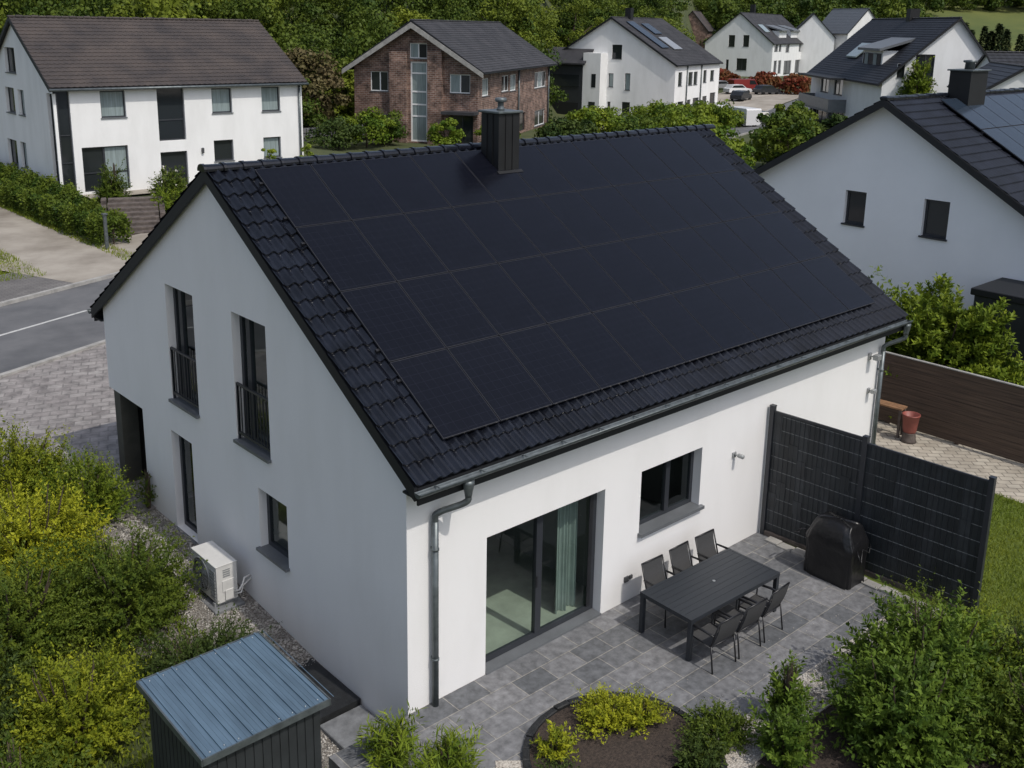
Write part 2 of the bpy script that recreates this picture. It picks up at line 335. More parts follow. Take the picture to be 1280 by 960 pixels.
strip('footpath', (0, 0), (1, 0), (0, 1), 11.2, 25, 41.9, 43.38, 'concrete', .05, .5, .5)
strip('yard_paving', (0, 0), (1, 0), (0, 1), -40, 13, 8.6, 15, 'cobble', .0, 1.5, 1)
strip('yard_paving', (0, 0), RU, RV, -40, 24, 13.2, 17.55, 'cobble', .006, 1.5, 1)
strip('footpath', (0, 0), (1, 0), (0, 1), -2.2, 0, -1, 9.2, 'gravel', -.03, .5, .5)
strip('footpath', (0, 0), (1, 0), (0, 1), 14, 16.2, -8, 8, 'path', .0)
strip('footpath', (0, 0), (1, 0), (0, 1), 8.9, 14, -.6, 8, 'path', .004)
strip('lawn', (0, 0), (1, 0), (0, 1), 8.55, 14.0, -12, -.6, 'lawn', .01)
strip('lawn', (0, 0), (1, 0), (0, 1), 3, 8.55, -12, -3.9, 'soil', .008).name = 'soil'
strip('meadow', (0, 0), tuple(FW), tuple(RT), 258, 330, 75, 240, 'meadow', .15, 6, 6)
mb = MB(); mb.box(-1.34, 8.58, -3.22, -.004, -.75, 0); struct(mb.build('patio', 'patio'))
mb = MB(); mb.box(-.1, 8.55, -3.9, -3.225, -.3, .03); struct(mb.build('gravel_border', 'gravel_pale'))
# planting bed with its block edging, and the pale gravel beside it
def ring(c, r0, r1, a0, a1, n, z0, z1, mb):
    P = []
    for i in range(n+1):
        a = a0+(a1-a0)*i/n; P.append((math.cos(a), math.sin(a)))
    for i in range(n):
        (x0, y0), (x1, y1) = P[i], P[i+1]
        mb.poly([(c[0]+x0*r0, c[1]+y0*r0), (c[0]+x0*r1, c[1]+y0*r1), (c[0]+x1*r1, c[1]+y1*r1), (c[0]+x1*r0, c[1]+y1*r0)], z0, z1)
BC = (1.65, -2.68)
mb = MB(); ring(BC, 1.36, 1.75, rad(140), rad(215), 14, -.2, .012, mb); struct(mb.build('gravel_border', 'gravel_pale'))
mb = MB(); mb.poly([(BC[0]+1.3*math.cos(a), BC[1]+1.3*math.sin(a)) for a in np.linspace(0, 2*math.pi, 40)[:-1]], -.2, .03)
struct(mb.build('bed_soil', 'soil'))
edg = thing('bed_edging', 'curved edging of dark blocks round the planting bed', 'edging', (BC[0], BC[1], 0))
for i in range(34):
    a = 2*math.pi*i/34; mb = MB(); t = Vector((math.cos(a), math.sin(a), 0)); c, s = t.x, t.y
    mb.box(-.05, .05, -.118, .118, -.1, .07+.01*(i % 3), bev=.015, fn=lambda x, y, z: ((1.33+x)*c-y*s, (1.33+x)*s+y*c, z)); mb.build('block', 'mat', edg)

# ------------------------------------------------------------------ generic building parts
def clip_poly(P, planes):
    for a, b, c in planes:
        out = []
        for i in range(len(P)):
            p, q = P[i], P[(i+1) % len(P)]; fp, fq = a*p[0]+b*p[1]-c, a*q[0]+b*q[1]-c
            if fp <= 0: out.append(p)
            if (fp < 0 < fq) or (fq < 0 < fp): t = fp/(fp-fq); out.append((p[0]+(q[0]-p[0])*t, p[1]+(q[1]-p[1])*t))
        P = out
        if len(P) < 3: return []
    return P
def wall(mb, m, u0, u1, z0, z1, holes, depth, planes=()):
    us = sorted({u0, u1, *[h[0] for h in holes], *[h[1] for h in holes]}); zs = sorted({z0, z1, *[h[2] for h in holes], *[h[3] for h in holes]})
    for a, b in zip(us, us[1:]):
        for c, d in zip(zs, zs[1:]):
            cu, cz = (a+b)/2, (c+d)/2
            if any(h[0] < cu < h[1] and h[2] < cz < h[3] for h in holes): continue
            P = clip_poly([(a, c), (b, c), (b, d), (a, d)], planes)
            if P: mb.add([m(u, 0, z) for u, z in P], [tuple(range(len(P)))])
    for h in holes:
        a, b, c, d = h[:4]; dp = h[4] if len(h) > 4 else depth
        for (p, q) in (((a, c), (a, d)), ((a, d), (b, d)), ((b, d), (b, c)), ((b, c), (a, c))):
            mb.add([m(p[0], 0, p[1]), m(q[0], 0, q[1]), m(q[0], dp, q[1]), m(p[0], dp, p[1])], [(0, 1, 2, 3)])
def tile_slope(mb, P0, U, S, Nn, width, length, tw, course, amp, lip, spt):
    """courses of wavy tiles; P0 top corner, U along the ridge, S down the slope, Nn outward"""
    P0, U, S, Nn = map(np.array, (P0, U, S, Nn)); nt = max(1, round(width/tw)); n = nt*spt+1; x = np.linspace(0, width, n)
    w = amp*(.5+.5*np.cos(2*np.pi*x*nt/width))**1.25 if amp else np.zeros(n); nc = max(1, round(length/course)); cl = length/nc
    rg = np.random.default_rng(int(width*100)); 
    for k in range(nc):
        j = 0
        rows = [(k*cl, 0), ((k+.55)*cl, lip*.55), ((k+1)*cl, lip), ((k+1)*cl+.004, lip*.75), ((k+1)*cl+.001, 0)]
        V = []
        for d, h in rows:
            hh = h+w+(j if h > lip*.7 else 0); V += [tuple(P0+U*a+S*d+Nn*b) for a, b in zip(x, hh)]
        F = [(r*n+i, r*n+i+1, (r+1)*n+i+1, (r+1)*n+i) for r in range(4) for i in range(n-1)]
        mb.add(V, F)
def window_part(par, m, u0, u1, z0, z1, depth, mull=(), trans=(), fmat='frame', pane='pane_dark', sill=None, prof=.06, name='window', label=None, pthick=.05, vsplit=None):
    """frame mesh with pane and sill as its sub-parts; m maps (along, inward, up)"""
    mb = MB(m); d0, d1 = depth-.01, depth+.06
    mb.box(u0, u0+prof, d0, d1, z0, z1); mb.box(u1-prof, u1, d0, d1, z0, z1); mb.box(u0+prof, u1-prof, d0, d1, z1-prof, z1); mb.box(u0+prof, u1-prof, d0, d1, z0, z0+prof)
    for a in mull: mb.box(a-prof*.75, a+prof*.75, d0-.012, d1, z0+prof, z1-prof)
    for a in trans: mb.box(u0+prof, u1-prof, d0-.006, d1-.005, a-prof*.5, a+prof*.5)
    f = mb.build(name, fmat, par)
    if label: f['label'] = label
    edges = [u0+prof]+[x for a in mull for x in (a-prof*.75, a+prof*.75)]+[u1-prof]
    for i in range(0, len(edges), 2):
        g = MB(m); a_, b_ = edges[i]-.005, edges[i+1]+.005; g.add([(a_, depth+.02, z0+prof-.005), (b_, depth+.02, z0+prof-.005), (b_, depth+.02, z1-prof+.005), (a_, depth+.02, z1-prof+.005)], [(0, 1, 2, 3)])
        g.build('pane', pane[i//2] if isinstance(pane, (list, tuple)) else pane, f)
    if sill:
        g = MB(m); g.box(u0-.04, u1+.04, -.06, depth-.012, z0-.045, z0+.006); g.build('sill', sill, f)
    return f
def map_front(u, d, z): return (u, d, z)
def map_gable(u, d, z): return (d, u, z)

# ------------------------------------------------------------------ the main house
HL, HW, ZE, ZR = 12.942, 10.661, 3.926, 7.294
SLP = (ZR-ZE)/(HW/2); CP = 1/math.sqrt(1+SLP*SLP); SP = SLP*CP
house = thing('house', 'large white gabled house whose black tiled roof is covered in solar panels, filling the foreground', 'house')
DOOR = (1.463, 4.033, 0.0, 2.308); WIN = (4.935, 6.597, 1.205, 2.351)
GA = (6.323, 7.461, 2.685, 4.95); GB = (3.734, 4.881, 2.69, 4.98); GC = (6.731, 7.626, -.02, 2.015); GD = (3.278, 4.217, .929, 2.039)
GR = (8.95, HW, -.9, 2.05)
mb = MB()
wall(mb, map_front, 0, HL, -.9, ZE-.1, [DOOR, WIN], .2)
wall(mb, lambda u, d, z: (u, HW-d, z), 0, HL, -.9, ZE-.1, [(0, HL, -.9, 2.05, 0)], 0)
gp = [(-SLP, 1, ZE-.1), (SLP, 1, ZE-.1+SLP*HW)]
wall(mb, map_gable, 0, HW, -.9, ZR, [GA, GB, GC, GD, GR+(0,)], .18, gp)
wall(mb, lambda u, d, z: (HL-d, u, z), 0, HW, -.9, ZR, [], 0, gp)
hw_ = mb.build('wall', 'plaster', house)
mb = MB()     # entrance recess at the street corner
mb.box(0.004, 1.3, 8.86, 8.95, -.9, 2.05); mb.box(1.3, 1.4, 8.86, 10.3, -.9, 2.05); mb.box(.002, HL-.002, 8.95, HW-.002, 2.05, 2.12)
mb.box(.36, HL-.002, 10.3, 10.43, -.9, 2.05)
mb.build('entrance_recess', 'dark_recess', house)
mb = MB(); mb.box(.004, .36, 10.12, 10.43, -.9, 2.05); mb.build('corner_post', 'post_olive', house)
# rooms behind the glass
mb = MB(); mb.box(.32, 8, .3, 6, -.06, .02); mb.build('room_floor', 'room_floor', house)
mb = MB()
mb.box(.3, 8, 6, 6.1, 0, 2.6); mb.box(8, 8.1, .3, 6, 0, 2.6); mb.box(4.45, 4.55, .3, 3.2, 0, 2.6); mb.box(.3, HL-.1, .3, HW-.1, 2.5, 2.62); mb.box(.3, 4.45, 5.2, 5.3, 2.62, 5)
mb.build('room_wall', 'room', house)
# front door and window
dw = window_part(house, map_front, *DOOR[:2], 0.04, DOOR[3], .19, mull=(2.72,), pane='glass', prof=.085, name='patio_door')
mb = MB(); mb.box(3.86, 3.945, .17, .185, .13, 2.22); mb.build('side_rail', 'black_metal', dw)
mb = MB(); mb.box(2.66, 2.69, .16, .18, .95, 1.15); mb.build('handle', 'black_metal', dw)
mb = MB(); mb.box(DOOR[0]+.003, DOOR[1]-.003, -.03, .185, -.03, .035); mb.build('threshold', 'alu', dw)
wv = window_part(house, map_front, *WIN, .19, mull=(5.86,), pane='glass', prof=.075)
mb = MB(); mb.box(WIN[0]-.03, WIN[1]+.06, -.09, .178, WIN[2]-.05, WIN[2]+.008); mb.build('sill', 'alu', wv)
def curtain(x0, x1, y, z0, z1, m, fn=ID, par=house):
    n = 60; V = []; rg = random.Random(int(x0*100))
    for i in range(n+1):
        x = x0+(x1-x0)*i/n; yy = y+.03*math.sin(i*1.1+rg.random()*1.6)+.05*math.sin(i*.23+x0*7); V += [fn(x, yy, z0), fn(x, yy+.02, z1)]
    mb = MB(); mb.add(V, [(2*i, 2*i+2, 2*i+3, 2*i+1) for i in range(n)], smooth=True); return mb.build('curtain', m, par)
curtain(3.42, 3.9, .5, .03, 2.45, 'curtain_green'); curtain(1.35, 1.6, .5, .03, 2.45, 'curtain_green')
# gable windows
for (g, mm) in ((GA, 6.95), (GB, 4.36)):
    w = window_part(house, map_gable, g[0], g[1], g[2]+.02, g[3], .16, mull=(g[1]-.3,), pane='glass', prof=.085, sill=None)
    mb = MB(map_gable); mb.box(g[0]-.02, g[1]+.02, -.07, .15, g[2]-.035, g[2]+.018); mb.build('sill', 'alu', w)
    mb = MB(map_gable); zt = g[2]+1.02
    for zz in (zt, g[2]+.14): mb.box(g[0]+.005, g[1]-.005, .02, .055, zz-.02, zz+.02)
    for uu in np.linspace(g[0]+.03, g[1]-.03, 11): mb.box(uu-.008, uu+.008, .03, .046, g[2]+.14, zt)
    for uu in (g[0]+.02, g[1]-.02): mb.box(uu-.018, uu+.018, .02, .056, g[2]+.02, zt)
    mb.build('railing', 'frame', w)
    curtain(g[0]-.1, g[0]+.62, .42, g[2], g[3]+.1, 'curtain', fn=map_gable)
w = window_part(house, map_gable, *GC, .16, mull=(), pane='glass', prof=.09)
mb = MB(map_gable); mb.box(GC[0]-.01, GC[1]+.01, -.06, .15, -.09, -.022); mb.build('sill', 'alu', w)
w = window_part(house, map_gable, *GD, .16, mull=(), pane='glass', prof=.085)
mb = MB(map_gable); mb.box(GD[0]-.03, GD[1]+.03, -.08, .15, GD[2]-.04, GD[2]+.008); mb.build('sill', 'alu', w)
curtain(3.5, 3.8, .42, .9, 2.2, 'curtain', fn=map_gable)
# roof
OV = .35
rl = (HW/2+OV)/CP
mb = MB()
tile_slope(mb, (-.13, HW/2, ZR), (1, 0, 0), (0, -CP, -SP), (0, -SP, CP), HL+.26, rl, .204, .354, .058, .036, 8)
tile_slope(mb, (-.13, HW/2, ZR), (1, 0, 0), (0, CP, -SP), (0, SP, CP), HL+.26, rl, .204, .354, .036, .03, 4)
roof = mb.build('roof', 'tile', house)
for p in roof.data.polygons: p.use_smooth = False
mb = MB(); 
for sg in (-1, 1):
    y1 = HW/2+sg*(HW/2+OV); 
    for x0, x1, t0, t1 in ((-.125, -.07, .012, -.19), (HL+.07, HL+.125, .012, -.19), (-.07, HL+.07, -.05, -.1)):
        a = [(x0, HW/2, ZR+t0), (x0, y1, ZE-OV*SLP+t0), (x0, y1, ZE-OV*SLP+t1), (x0, HW/2, ZR+t1)]; mb.prism(a, (x1-x0, 0, 0))
mb.build('verge_board', 'board', roof)
for y0, y1, z0, z1 in ((-OV-.01, -OV+.02, 3.44, 3.69), (HW+OV-.02, HW+OV+.01, 3.44, 3.69)): mb = MB(); mb.box(-.07, HL+.07, y0, y1, z0, z1); mb.build('fascia', 'board', roof)
for y0, y1 in ((-OV+.022, 0), (HW, HW+OV-.022)): mb = MB(); mb.box(-.06, HL+.06, y0, y1, 3.5, 3.53); mb.build('soffit', 'board', roof)
mb = MB(); x = -.17; k = 0
while x < HL+.1:
    r0 = .125; V = []; F = []; n = 9; secs = ((0, r0+.012), (.05, r0+.012), (.055, r0-.004), (.40, r0-.016))
    for (dx, r) in secs:
        for j in range(n): a = math.pi*(j/(n-1))*1.12-.06*math.pi; V.append((x+dx, HW/2+r*math.cos(a), ZR-.0+r*.78*math.sin(a)))
    for i in range(3):
        for j in range(n-1): F.append((i*n+j, i*n+j+1, (i+1)*n+j+1, (i+1)*n+j))
    F.append(tuple(range(n))); F.append(tuple(range(3*n, 4*n))); mb.add(V, F); x += .355
mb.build('ridge_cap', 'tile', roof)
# solar panels: 4 rows of 11
PX, PU, PWd, PH = .658, .232, 1.067, 1.498
def rp(x, u, n): return (x, HW/2-u*CP-n*SP, ZR-u*SP+n*CP)
mb = MB()
mb.box(0, PWd-.02, -(PH-.02), 0, 0, .028); mb.cur = 1
mb.box(.009, PWd-.029, -(PH-.029), -.009, .0281, .031)
pv0 = None
for r in range(4):
    for c in range(11):
        if pv0 is None: pv0 = o = mb.build('solar_panel', ['pv_frame', 'pv'], house)
        else: o = pv0.copy(); COL.objects.link(o); o.parent = house
        o.location = rp(PX+c*PWd, PU+r*PH, .10); o.rotation_euler = (math.atan(SLP), 0, 0)
for r in range(4):
    for uu in (PU+r*PH+.3, PU+r*PH+1.18):
        mb = MB(); a = [rp(PX-.06, uu, .055), rp(PX-.06, uu+.045, .055), rp(PX-.06, uu+.045, .098), rp(PX-.06, uu, .098)]
        mb.prism(a, (11*PWd+.1, 0, 0)); mb.build('mounting_rail', 'black_metal', house)
# chimney
mb = MB(); cx0, cx1, cy0, cy1 = 5.56, 6.1, 4.5, 5.02
mb.box(cx0, cx1, cy0, cy1, 6.2, 8.02)
for i in (1, 2):
    xx = cx0+.0+i*(cx1-cx0)/3; mb.box(xx-.008, xx+.008, cy0-.016, cy0+.01, 6.2, 8.0)
    yy = cy0+i*(cy1-cy0)/3; mb.box(cx0-.016, cx0+.01, yy-.008, yy+.008, 6.2, 8.0)
ch = mb.build('chimney', 'clad', roof)
mb = MB(); mb.box(cx0-.05, cx1+.05, cy0-.05, cy1+.05, 8.02, 8.065, bev=.01); mb.build('cap_plate', 'zinc', ch)
mb = MB(); mb.lathe([(.085, 8.06), (.075, 8.1), (.06, 8.13), (.06, 8.22), (.1, 8.225), (.115, 8.24), (.115, 8.29), (.095, 8.305), (.0, 8.31)], (cx0+.27, cy0+.26, 0), 20); mb.build('cowl', 'zinc', ch)
mb = MB()
a = [rp(cx0-.04, PU+.05, .135), rp(cx1+.04, PU+.05, .135)]
uf = (HW/2-cy0)/CP
mb.prism([rp(cx0-.05, uf-.02-.04, .134), rp(cx0-.05, uf+.06-.04, .134), rp(cx0-.05, uf+.06-.04, .142), rp(cx0-.05, uf-.02-.04, .142)], (cx1-cx0+.1, 0, 0))
mb.build('flashing', 'clad', ch)
# gutters and downpipes
def gutter(y, z, s):
    mb = MB(); n = 10; V = []; R1, R0 = .068, .06; X0, X1 = -.14, HL+.14
    pr_ = [(math.cos(math.pi+math.pi*j/n), math.sin(math.pi+math.pi*j/n)) for j in range(n+1)]
    for xx in (X0, X1):
        V += [(xx, y+R1*c, z+R1*d) for c, d in pr_]+[(xx, y+R0*c, z+R0*d) for c, d in pr_[::-1]]
    k = 2*n+2; F = [(i, (i+1) % k, k+(i+1) % k, k+i) for i in range(k)]; mb.add(V, F, smooth=True)
    for xx in (X0, X1): mb.add([(xx, y+R1*c, z+R1*d) for c, d in pr_], [tuple(range(n+1))])
    mb.tube([(X0, y-s*R1, z+.004), (X1, y-s*R1, z+.004)], .011, 8)
    xx = .2
    while xx < HL: mb.box(xx-.012, xx+.012, y-R1-.004, y+R1+.004, z+.0, z+.005); xx += .8
    return mb.build('gutter', 'zinc', house)
GY, GZ = -OV-.085, 3.66
gt = gutter(GY, GZ, 1); gutter(HW+OV+.085, GZ, -1)
def downpipe(x_out, x_w, funnel):
    mb = MB(); r = .047; yw = -.085
    pts = [Vector((x_out, GY, 3.6)), Vector((x_out, GY, 3.38)), Vector((x_w, yw, 3.12)), Vector((x_w, yw, 2.9))]
    path = []
    for i in range(41):        # smoothed swan neck
        t = i/40; z = 3.6-.7*t; k = float(smooth01(.4, .82, t)); bx = x_out+(x_w-x_out)*k; by = GY+(yw-GY)*k; path.append((bx, by, z))
    mb.tube(path, r, 14); mb.tube([(x_w, yw, 2.95), (x_w, yw, .0)], r+.003, 14)
    mb.lathe([(.085, 3.6), (.085, 3.55), (.056, 3.4), (.05, 3.36)], (x_out, GY, 0), 14)
    for z in (2.5, .75): mb.lathe([(r+.003, z), (r+.013, z+.004), (r+.013, z+.034), (r+.003, z+.038)], (x_w, yw, 0), 14); mb.box(x_w-.015, x_w+.015, yw, 0, z+.005, z+.033)
    return mb.build('downpipe', 'zinc', house)
downpipe(.74, .43, 1); downpipe(12.98, 12.74, 1)
# fittings on the front wall
mb = MB(); mb.box(4.6, 4.7, -.03, 0, .38, .49, bev=.008); mb.box(4.73, 4.8, -.03, 0, .4, .48, bev=.008); mb.build('outdoor_socket', 'socket', house)
mb = MB(); mb.box(7.52, 7.62, -.03, 0, 1.88, 1.99, bev=.006); mb.tube([(7.57, -.03, 1.95), (7.58, -.1, 1.95)], .02, 8); mb.lathe([(.03, -.08), (.042, -.09), (.042, -.2), (.03, -.21)], (7.6, 0, 1.94), 12, 'y'); mb.build('wall_light', 'ac_grey', house)
for x, z, s in ((12.3, 2.9, 1.0), (12.4, 2.1, .75)):
    mb = MB(); mb.box(x-.05*s, x+.05*s, -.04, 0, z-.08*s, z+.08*s, bev=.006); mb.tube([(x, -.04, z), (x+.04, -.14*s, z+.02)], .016, 8); mb.box(x-.05, x+.1*s, -.24*s, -.12*s, z-.05*s, z+.07*s, bev=.01); mb.build('floodlight', 'ac_grey', house)

# ------------------------------------------------------------------ neighbouring houses
def bg_house(name, label, x, y, yaw, L, D, ze, zr, sgn, wallm, tilem, holesF=(), holesG=(), base=-2.2, ov=.3, og=.25, depth=.12, tw=.3, amp=.03, course=.34, spt=4, apex=None, zeb=None, sill='alu', holesR=()):
    t = thing(name, label, 'house', (x, y, 0), yaw); ax = apex or D/2; zb = zeb if zeb is not None else ze
    mF = lambda u, d, z: (u, sgn*d, z); mG = lambda u, d, z: (d, sgn*u, z)
    s1 = (zr-ze)/ax; s2 = (zr-zb)/(D-ax); gp = [(-s1, 1, ze-.08), (s2, 1, zr-.08+s2*ax)]
    mb = MB(); wall(mb, mF, 0, L, base, ze-.08, [h['r'] for h in holesF], depth); wall(mb, mG, 0, D, base, zr, [h['r'] for h in holesG], depth, gp)
    wall(mb, lambda u, d, z: (u, sgn*(D-d), z), 0, L, base, zb-.08, [], 0); wall(mb, lambda u, d, z: (L-d, sgn*u, z), 0, D, base, zr, [], 0, gp)
    mb.box(.5, L-.5, min(sgn*.5, sgn*(D-.5)), max(sgn*.5, sgn*(D-.5)), base, ze-.3)
    mb.build('wall', wallm, t)
    for hs, mm in ((holesF, mF), (holesG, mG)):
        for h in hs:
            r = h['r']; window_part(t, mm, *r[:4], depth, mull=h.get('m', ()), trans=h.get('t', ()), fmat=h.get('f', 'frame'), pane=h.get('p', 'pane_dark'), sill=h.get('s', sill), prof=h.get('w', .07), name=h.get('n', 'window'))
    mb = MB(); W_ = L+2*og
    c1 = 1/math.sqrt(1+s1*s1); c2 = 1/math.sqrt(1+s2*s2)
    tile_slope(mb, (-og, sgn*ax, zr), (1, 0, 0), (0, -sgn*c1, -s1*c1), (0, -sgn*s1*c1, c1), W_, (ax+ov)/c1, tw, course, amp, .03, spt)
    tile_slope(mb, (-og, sgn*ax, zr), (1, 0, 0), (0, sgn*c2, -s2*c2), (0, sgn*s2*c2, c2), W_, (D-ax+ov)/c2, tw, course, amp, .03, max(2, spt//2))
    rf = mb.build('roof', tilem, t)
    mb = MB()
    for e, ss, pos in ((ze-ov*s1, -1, -ov), (zb-ov*s2, 1, D+ov)):
        for x0, x1 in ((-og-.03, -og+.05), (L+og-.05, L+og+.03)):
            mb.prism([(x0, sgn*ax, zr+.03), (x0, sgn*pos, e+.03), (x0, sgn*pos, e-.2), (x0, sgn*ax, zr-.2)], (x1-x0, 0, 0))
        mb.prism([(-og+.05, sgn*ax, zr-.03), (-og+.05, sgn*pos, e-.03), (-og+.05, sgn*pos, e-.09), (-og+.05, sgn*ax, zr-.09)], (W_-.1, 0, 0))
        mb.box(-og, L+og, min(sgn*pos, sgn*(pos+ss*.1)), max(sgn*pos, sgn*(pos+ss*.1)), e-.14, e-.03)
    mb.build('eave_trim', 'board', rf)
    mb = MB(); xx = -og-.04
    while xx < L+og: mb.box(xx, min(xx+.37, L+og+.04), sgn*ax-.12, sgn*ax+.12, zr-.03, zr+.1+.012*math.sin(xx*9), bev=.04); xx += .39
    mb.build('ridge_cap', tilem, rf)
    return t, rf, mF, mG
def H(a, b, c, d, **k): return dict(r=(a, b, c, d), **k)
def bbox_part(par, name, m, x0, x1, y0, y1, z0, z1, bev=0):
    mb = MB(); mb.box(x0, x1, min(y0, y1), max(y0, y1), z0, z1, bev=bev); return mb.build(name, m, par)

# white house across the road, top left
t, rf, mF, mG = bg_house('house', 'long white house with a brown tiled roof across the road at the top left', 10.25, 43.41, rad(-1.25), 13.97, 10.77, 6.48, 9.68, 1, 'plaster_far', 'tile_brown',
    [H(2.33, 3.62, 4.71, 6.08, p='pane_light'), H(5.3, 6.8, 3.35, 6.2, t=(4.45,), p='pane_dark', s=None), H(5.3, 6.8, .85, 2.75, t=(1.7,), s=None, n='front_door'), H(8.38, 9.57, 4.71, 6.06, p='pane_light'), H(11.39, 12.55, 4.68, 6.06, p='pane_light'),
     H(1.2, 3.57, .95, 3.25, m=(2.35,), t=(1.9,), p=('pane_dark', 'pane_light'), n='patio_door', s=None), H(8.37, 9.53, 2.05, 3.21), H(11.39, 12.5, 2.03, 3.21, p='pane_light'),
     H(.02, .8, .85, 6.3, t=(2.5, 3.9), s=None, w=.05)],
    [H(5.67, 7.51, 6.75, 8.09, m=(6.6,)), H(6.45, 8.05, 4.55, 5.94), H(4.72, 5.76, 4.56, 5.91, p='pane_light'), H(6.9, 8.6, 1.6, 3.05), H(5.2, 6.25, 1.66, 3.08, p='pane_light'), H(.02, .9, .85, 6.0, t=(2.6, 3.9), s=None)], og=.2, ov=.3, depth=.16)
bbox_part(t, 'stair_spandrel', 'frame', 5.31, 6.79, .02, .16, 2.76, 3.34)
bbox_part(t, 'wall_light', 'socket', 7.62, 7.74, -.12, -.002, 2.56, 2.86, .02)
mb = MB(); mb.tube([(13.75, -.1, 6.2), (13.75, -.1, .7)], .06, 8); mb.build('downpipe', 'zinc', t)
mb = MB(); mb.tube([(-.25, -.42, 6.2), (14.2, -.42, 6.2)], .07, 8); mb.build('gutter', 'zinc', t)

# brick house
t, rf, mF, mG = bg_house('house', 'red brick house with worn grey roof and a tall white glazed strip, behind the chimney', 49.92, 57.56, rad(31.71), 24.24, 11.44, 6.29, 9.98, 1, 'brick', 'tile_grey',
    [H(1.2, 3.2, 3.7, 5.2, p='pane_light', f='plaster_far'), H(7.0, 9.4, 3.77, 5.22, m=(8.2,), f='plaster_far'), H(9.76, 11.9, 3.7, 5.21, p='pane_light', f='plaster_far'), H(18.6, 23.4, 3.5, 5.12, m=(20.2, 21.8), f='plaster_far', p=('pane_dark', 'pane_light', 'pane_dark')), H(18.9, 23.2, -.4, 1.2, m=(21,), f='plaster_far'), H(13.3, 15.3, -.4, 1.4, n='door', s=None)],
    [H(8.23, 9.89, 3.95, 5.64, m=(9.0,), f='plaster_far'), H(4.6, 6.19, 6.82, 8.09, m=(5.4,), p=('pane_dark', 'pane_light'), f='plaster_far'), H(.7, 2.55, 4.0, 5.58, m=(1.6,), f='plaster_far', p=('pane_dark', 'pane_light')), H(8.2, 9.95, .31, 1.97, m=(9.05,), t=(.8,), f='plaster_far'), H(.4, 2.4, -.3, 2.1, m=(1.4,), s=None, n='garden_door'),
     H(4.6, 6.15, -.3, 6.55, t=(1.9, 2.9, 4.0, 5.57), f='plaster_far', p='pane_light', s=None, w=.13)], ov=.75, og=.8, base=-2, tw=.34, amp=.02)
bbox_part(t, 'brick_pier', 'brick', -.5, -.003, 6.35, 7.9, -2, 7.4); bbox_part(t, 'brick_pier', 'brick', -.5, -.003, 3.1, 4.4, -2, 7.5)
bbox_part(t, 'door_canopy', 'tile_grey', -1.3, -.004, -.1, 2.9, 2.25, 2.5)
for sg, y1, e in ((-1, -.75, 5.8), (1, 12.19, 5.8)):
    mb = MB(); mb.prism([(-.9, 5.72, 9.82), (-.9, y1, e-.05), (-.9, y1, e-.45), (-.9, 5.72, 9.35)], (.06, 0, 0)); mb.build('bargeboard', 'kerb', rf)
for xx in (12.4, 24.0): mb = MB(); mb.tube([(xx, -.12, 6), (xx, -.12, -2)], .09, 8); mb.build('downpipe', 'zinc', t)

# white house right of the brick house
t, rf, mF, mG = bg_house('house', 'tall white house with skylights and a dark grey annex, beyond the ridge', 94.96, 72.86, rad(17.86), 16.5, 17.82, 5.43, 10.95, 1, 'plaster_far', 'tile_grey',
    [H(1.1, 2.43, 2.66, 4.37), H(4.69, 6.2, 2.62, 4.29), H(6.6, 7.97, 2.62, 4.29), H(10.2, 11.43, 2.77, 4.39), H(12.93, 14.38, 2.9, 4.31), H(1.31, 3.33, -1, .71, s=None), H(4.6, 5.9, -1, .8, n='door', s=None), H(6.72, 8.97, -.4, .92), H(10.34, 12, -.4, .98), H(13.22, 15.39, -.8, 1.3)],
    [H(7.35, 8.74, 5.78, 7.57), H(9.94, 10.54, 2.22, 3.92), H(8.4, 9.09, 2.23, 3.97, p='pane_light'), H(6.05, 6.79, 1.93, 4.05, p='pane_light'), H(9.88, 10.86, -.97, .39), H(8.68, 9.12, -.89, .38), H(5.95, 7.08, -1.17, .44)], ov=.3, og=.3, base=-3, tw=.4, spt=3)
for xx in (4.0, 9.2): 
    mb = MB(); mb.tube([(xx, -.1, 5.2), (xx, -.1, -2)], .09, 6); mb.build('downpipe', 'zinc', t)
s1 = (10.95-5.43)/8.91; c1 = 1/math.sqrt(1+s1*s1)
def on_slope(u, w, n): return (u, 8.91-w*c1-n*s1*c1, 10.95-w*s1*c1+n*c1)
for (u0, u1, w0, w1, m_) in ((2.0, 4.3, 1.2, 7.2, 'pv2'), (6.0, 8.4, 1.6, 4.0, 'pv2'), (5.4, 8.2, 4.8, 7.6, 'car_silver')):
    mb = MB(); mb.prism([on_slope(u0, w0, .1), on_slope(u0, w1, .1), on_slope(u0, w1, .2), on_slope(u0, w0, .2)], (u1-u0, 0, 0)); mb.build('skylight', m_, rf)
bbox_part(rf, 'chimney', 'clad', 4.6, 5.5, 8.4, 9.2, 9.8, 12.2)
mb = MB()
mb.box(-2.2, -.003, 11.75, 17.6, -3, 4.9); an = mb.build('annex', 'frame', t)
mb = MB(); mb.prism([(-2.6, 11.3, 5.0), (.2, 11.3, 6.9), (.2, 18, 6.9), (-2.6, 18, 5.0)], (0, 0, .18)); mb.build('annex_roof', 'tile_grey', an)
mb = MB(); mb.box(-2.28, -2.203, 12.2, 16.8, 2.2, 3.7); mb.build('window', 'pane_dark', an)
mb = MB(); mb.box(-2.3, -2.203, 12.2, 17, -2.5, .2); mb.build('garden_door', 'board', an)
mb = MB(); mb.box(-2.1, 0, 9.3, 11.745, -3, 6.5); an2 = mb.build('stair_wing', 'plaster_far', t)
mb = MB(); mb.box(-2.13, -2.1, 9.9, 10.5, 2.2, 3.9); mb.box(-2.13, -2.1, 9.9, 10.8, -.97, .39); mb.build('window', 'pane_dark', an2)

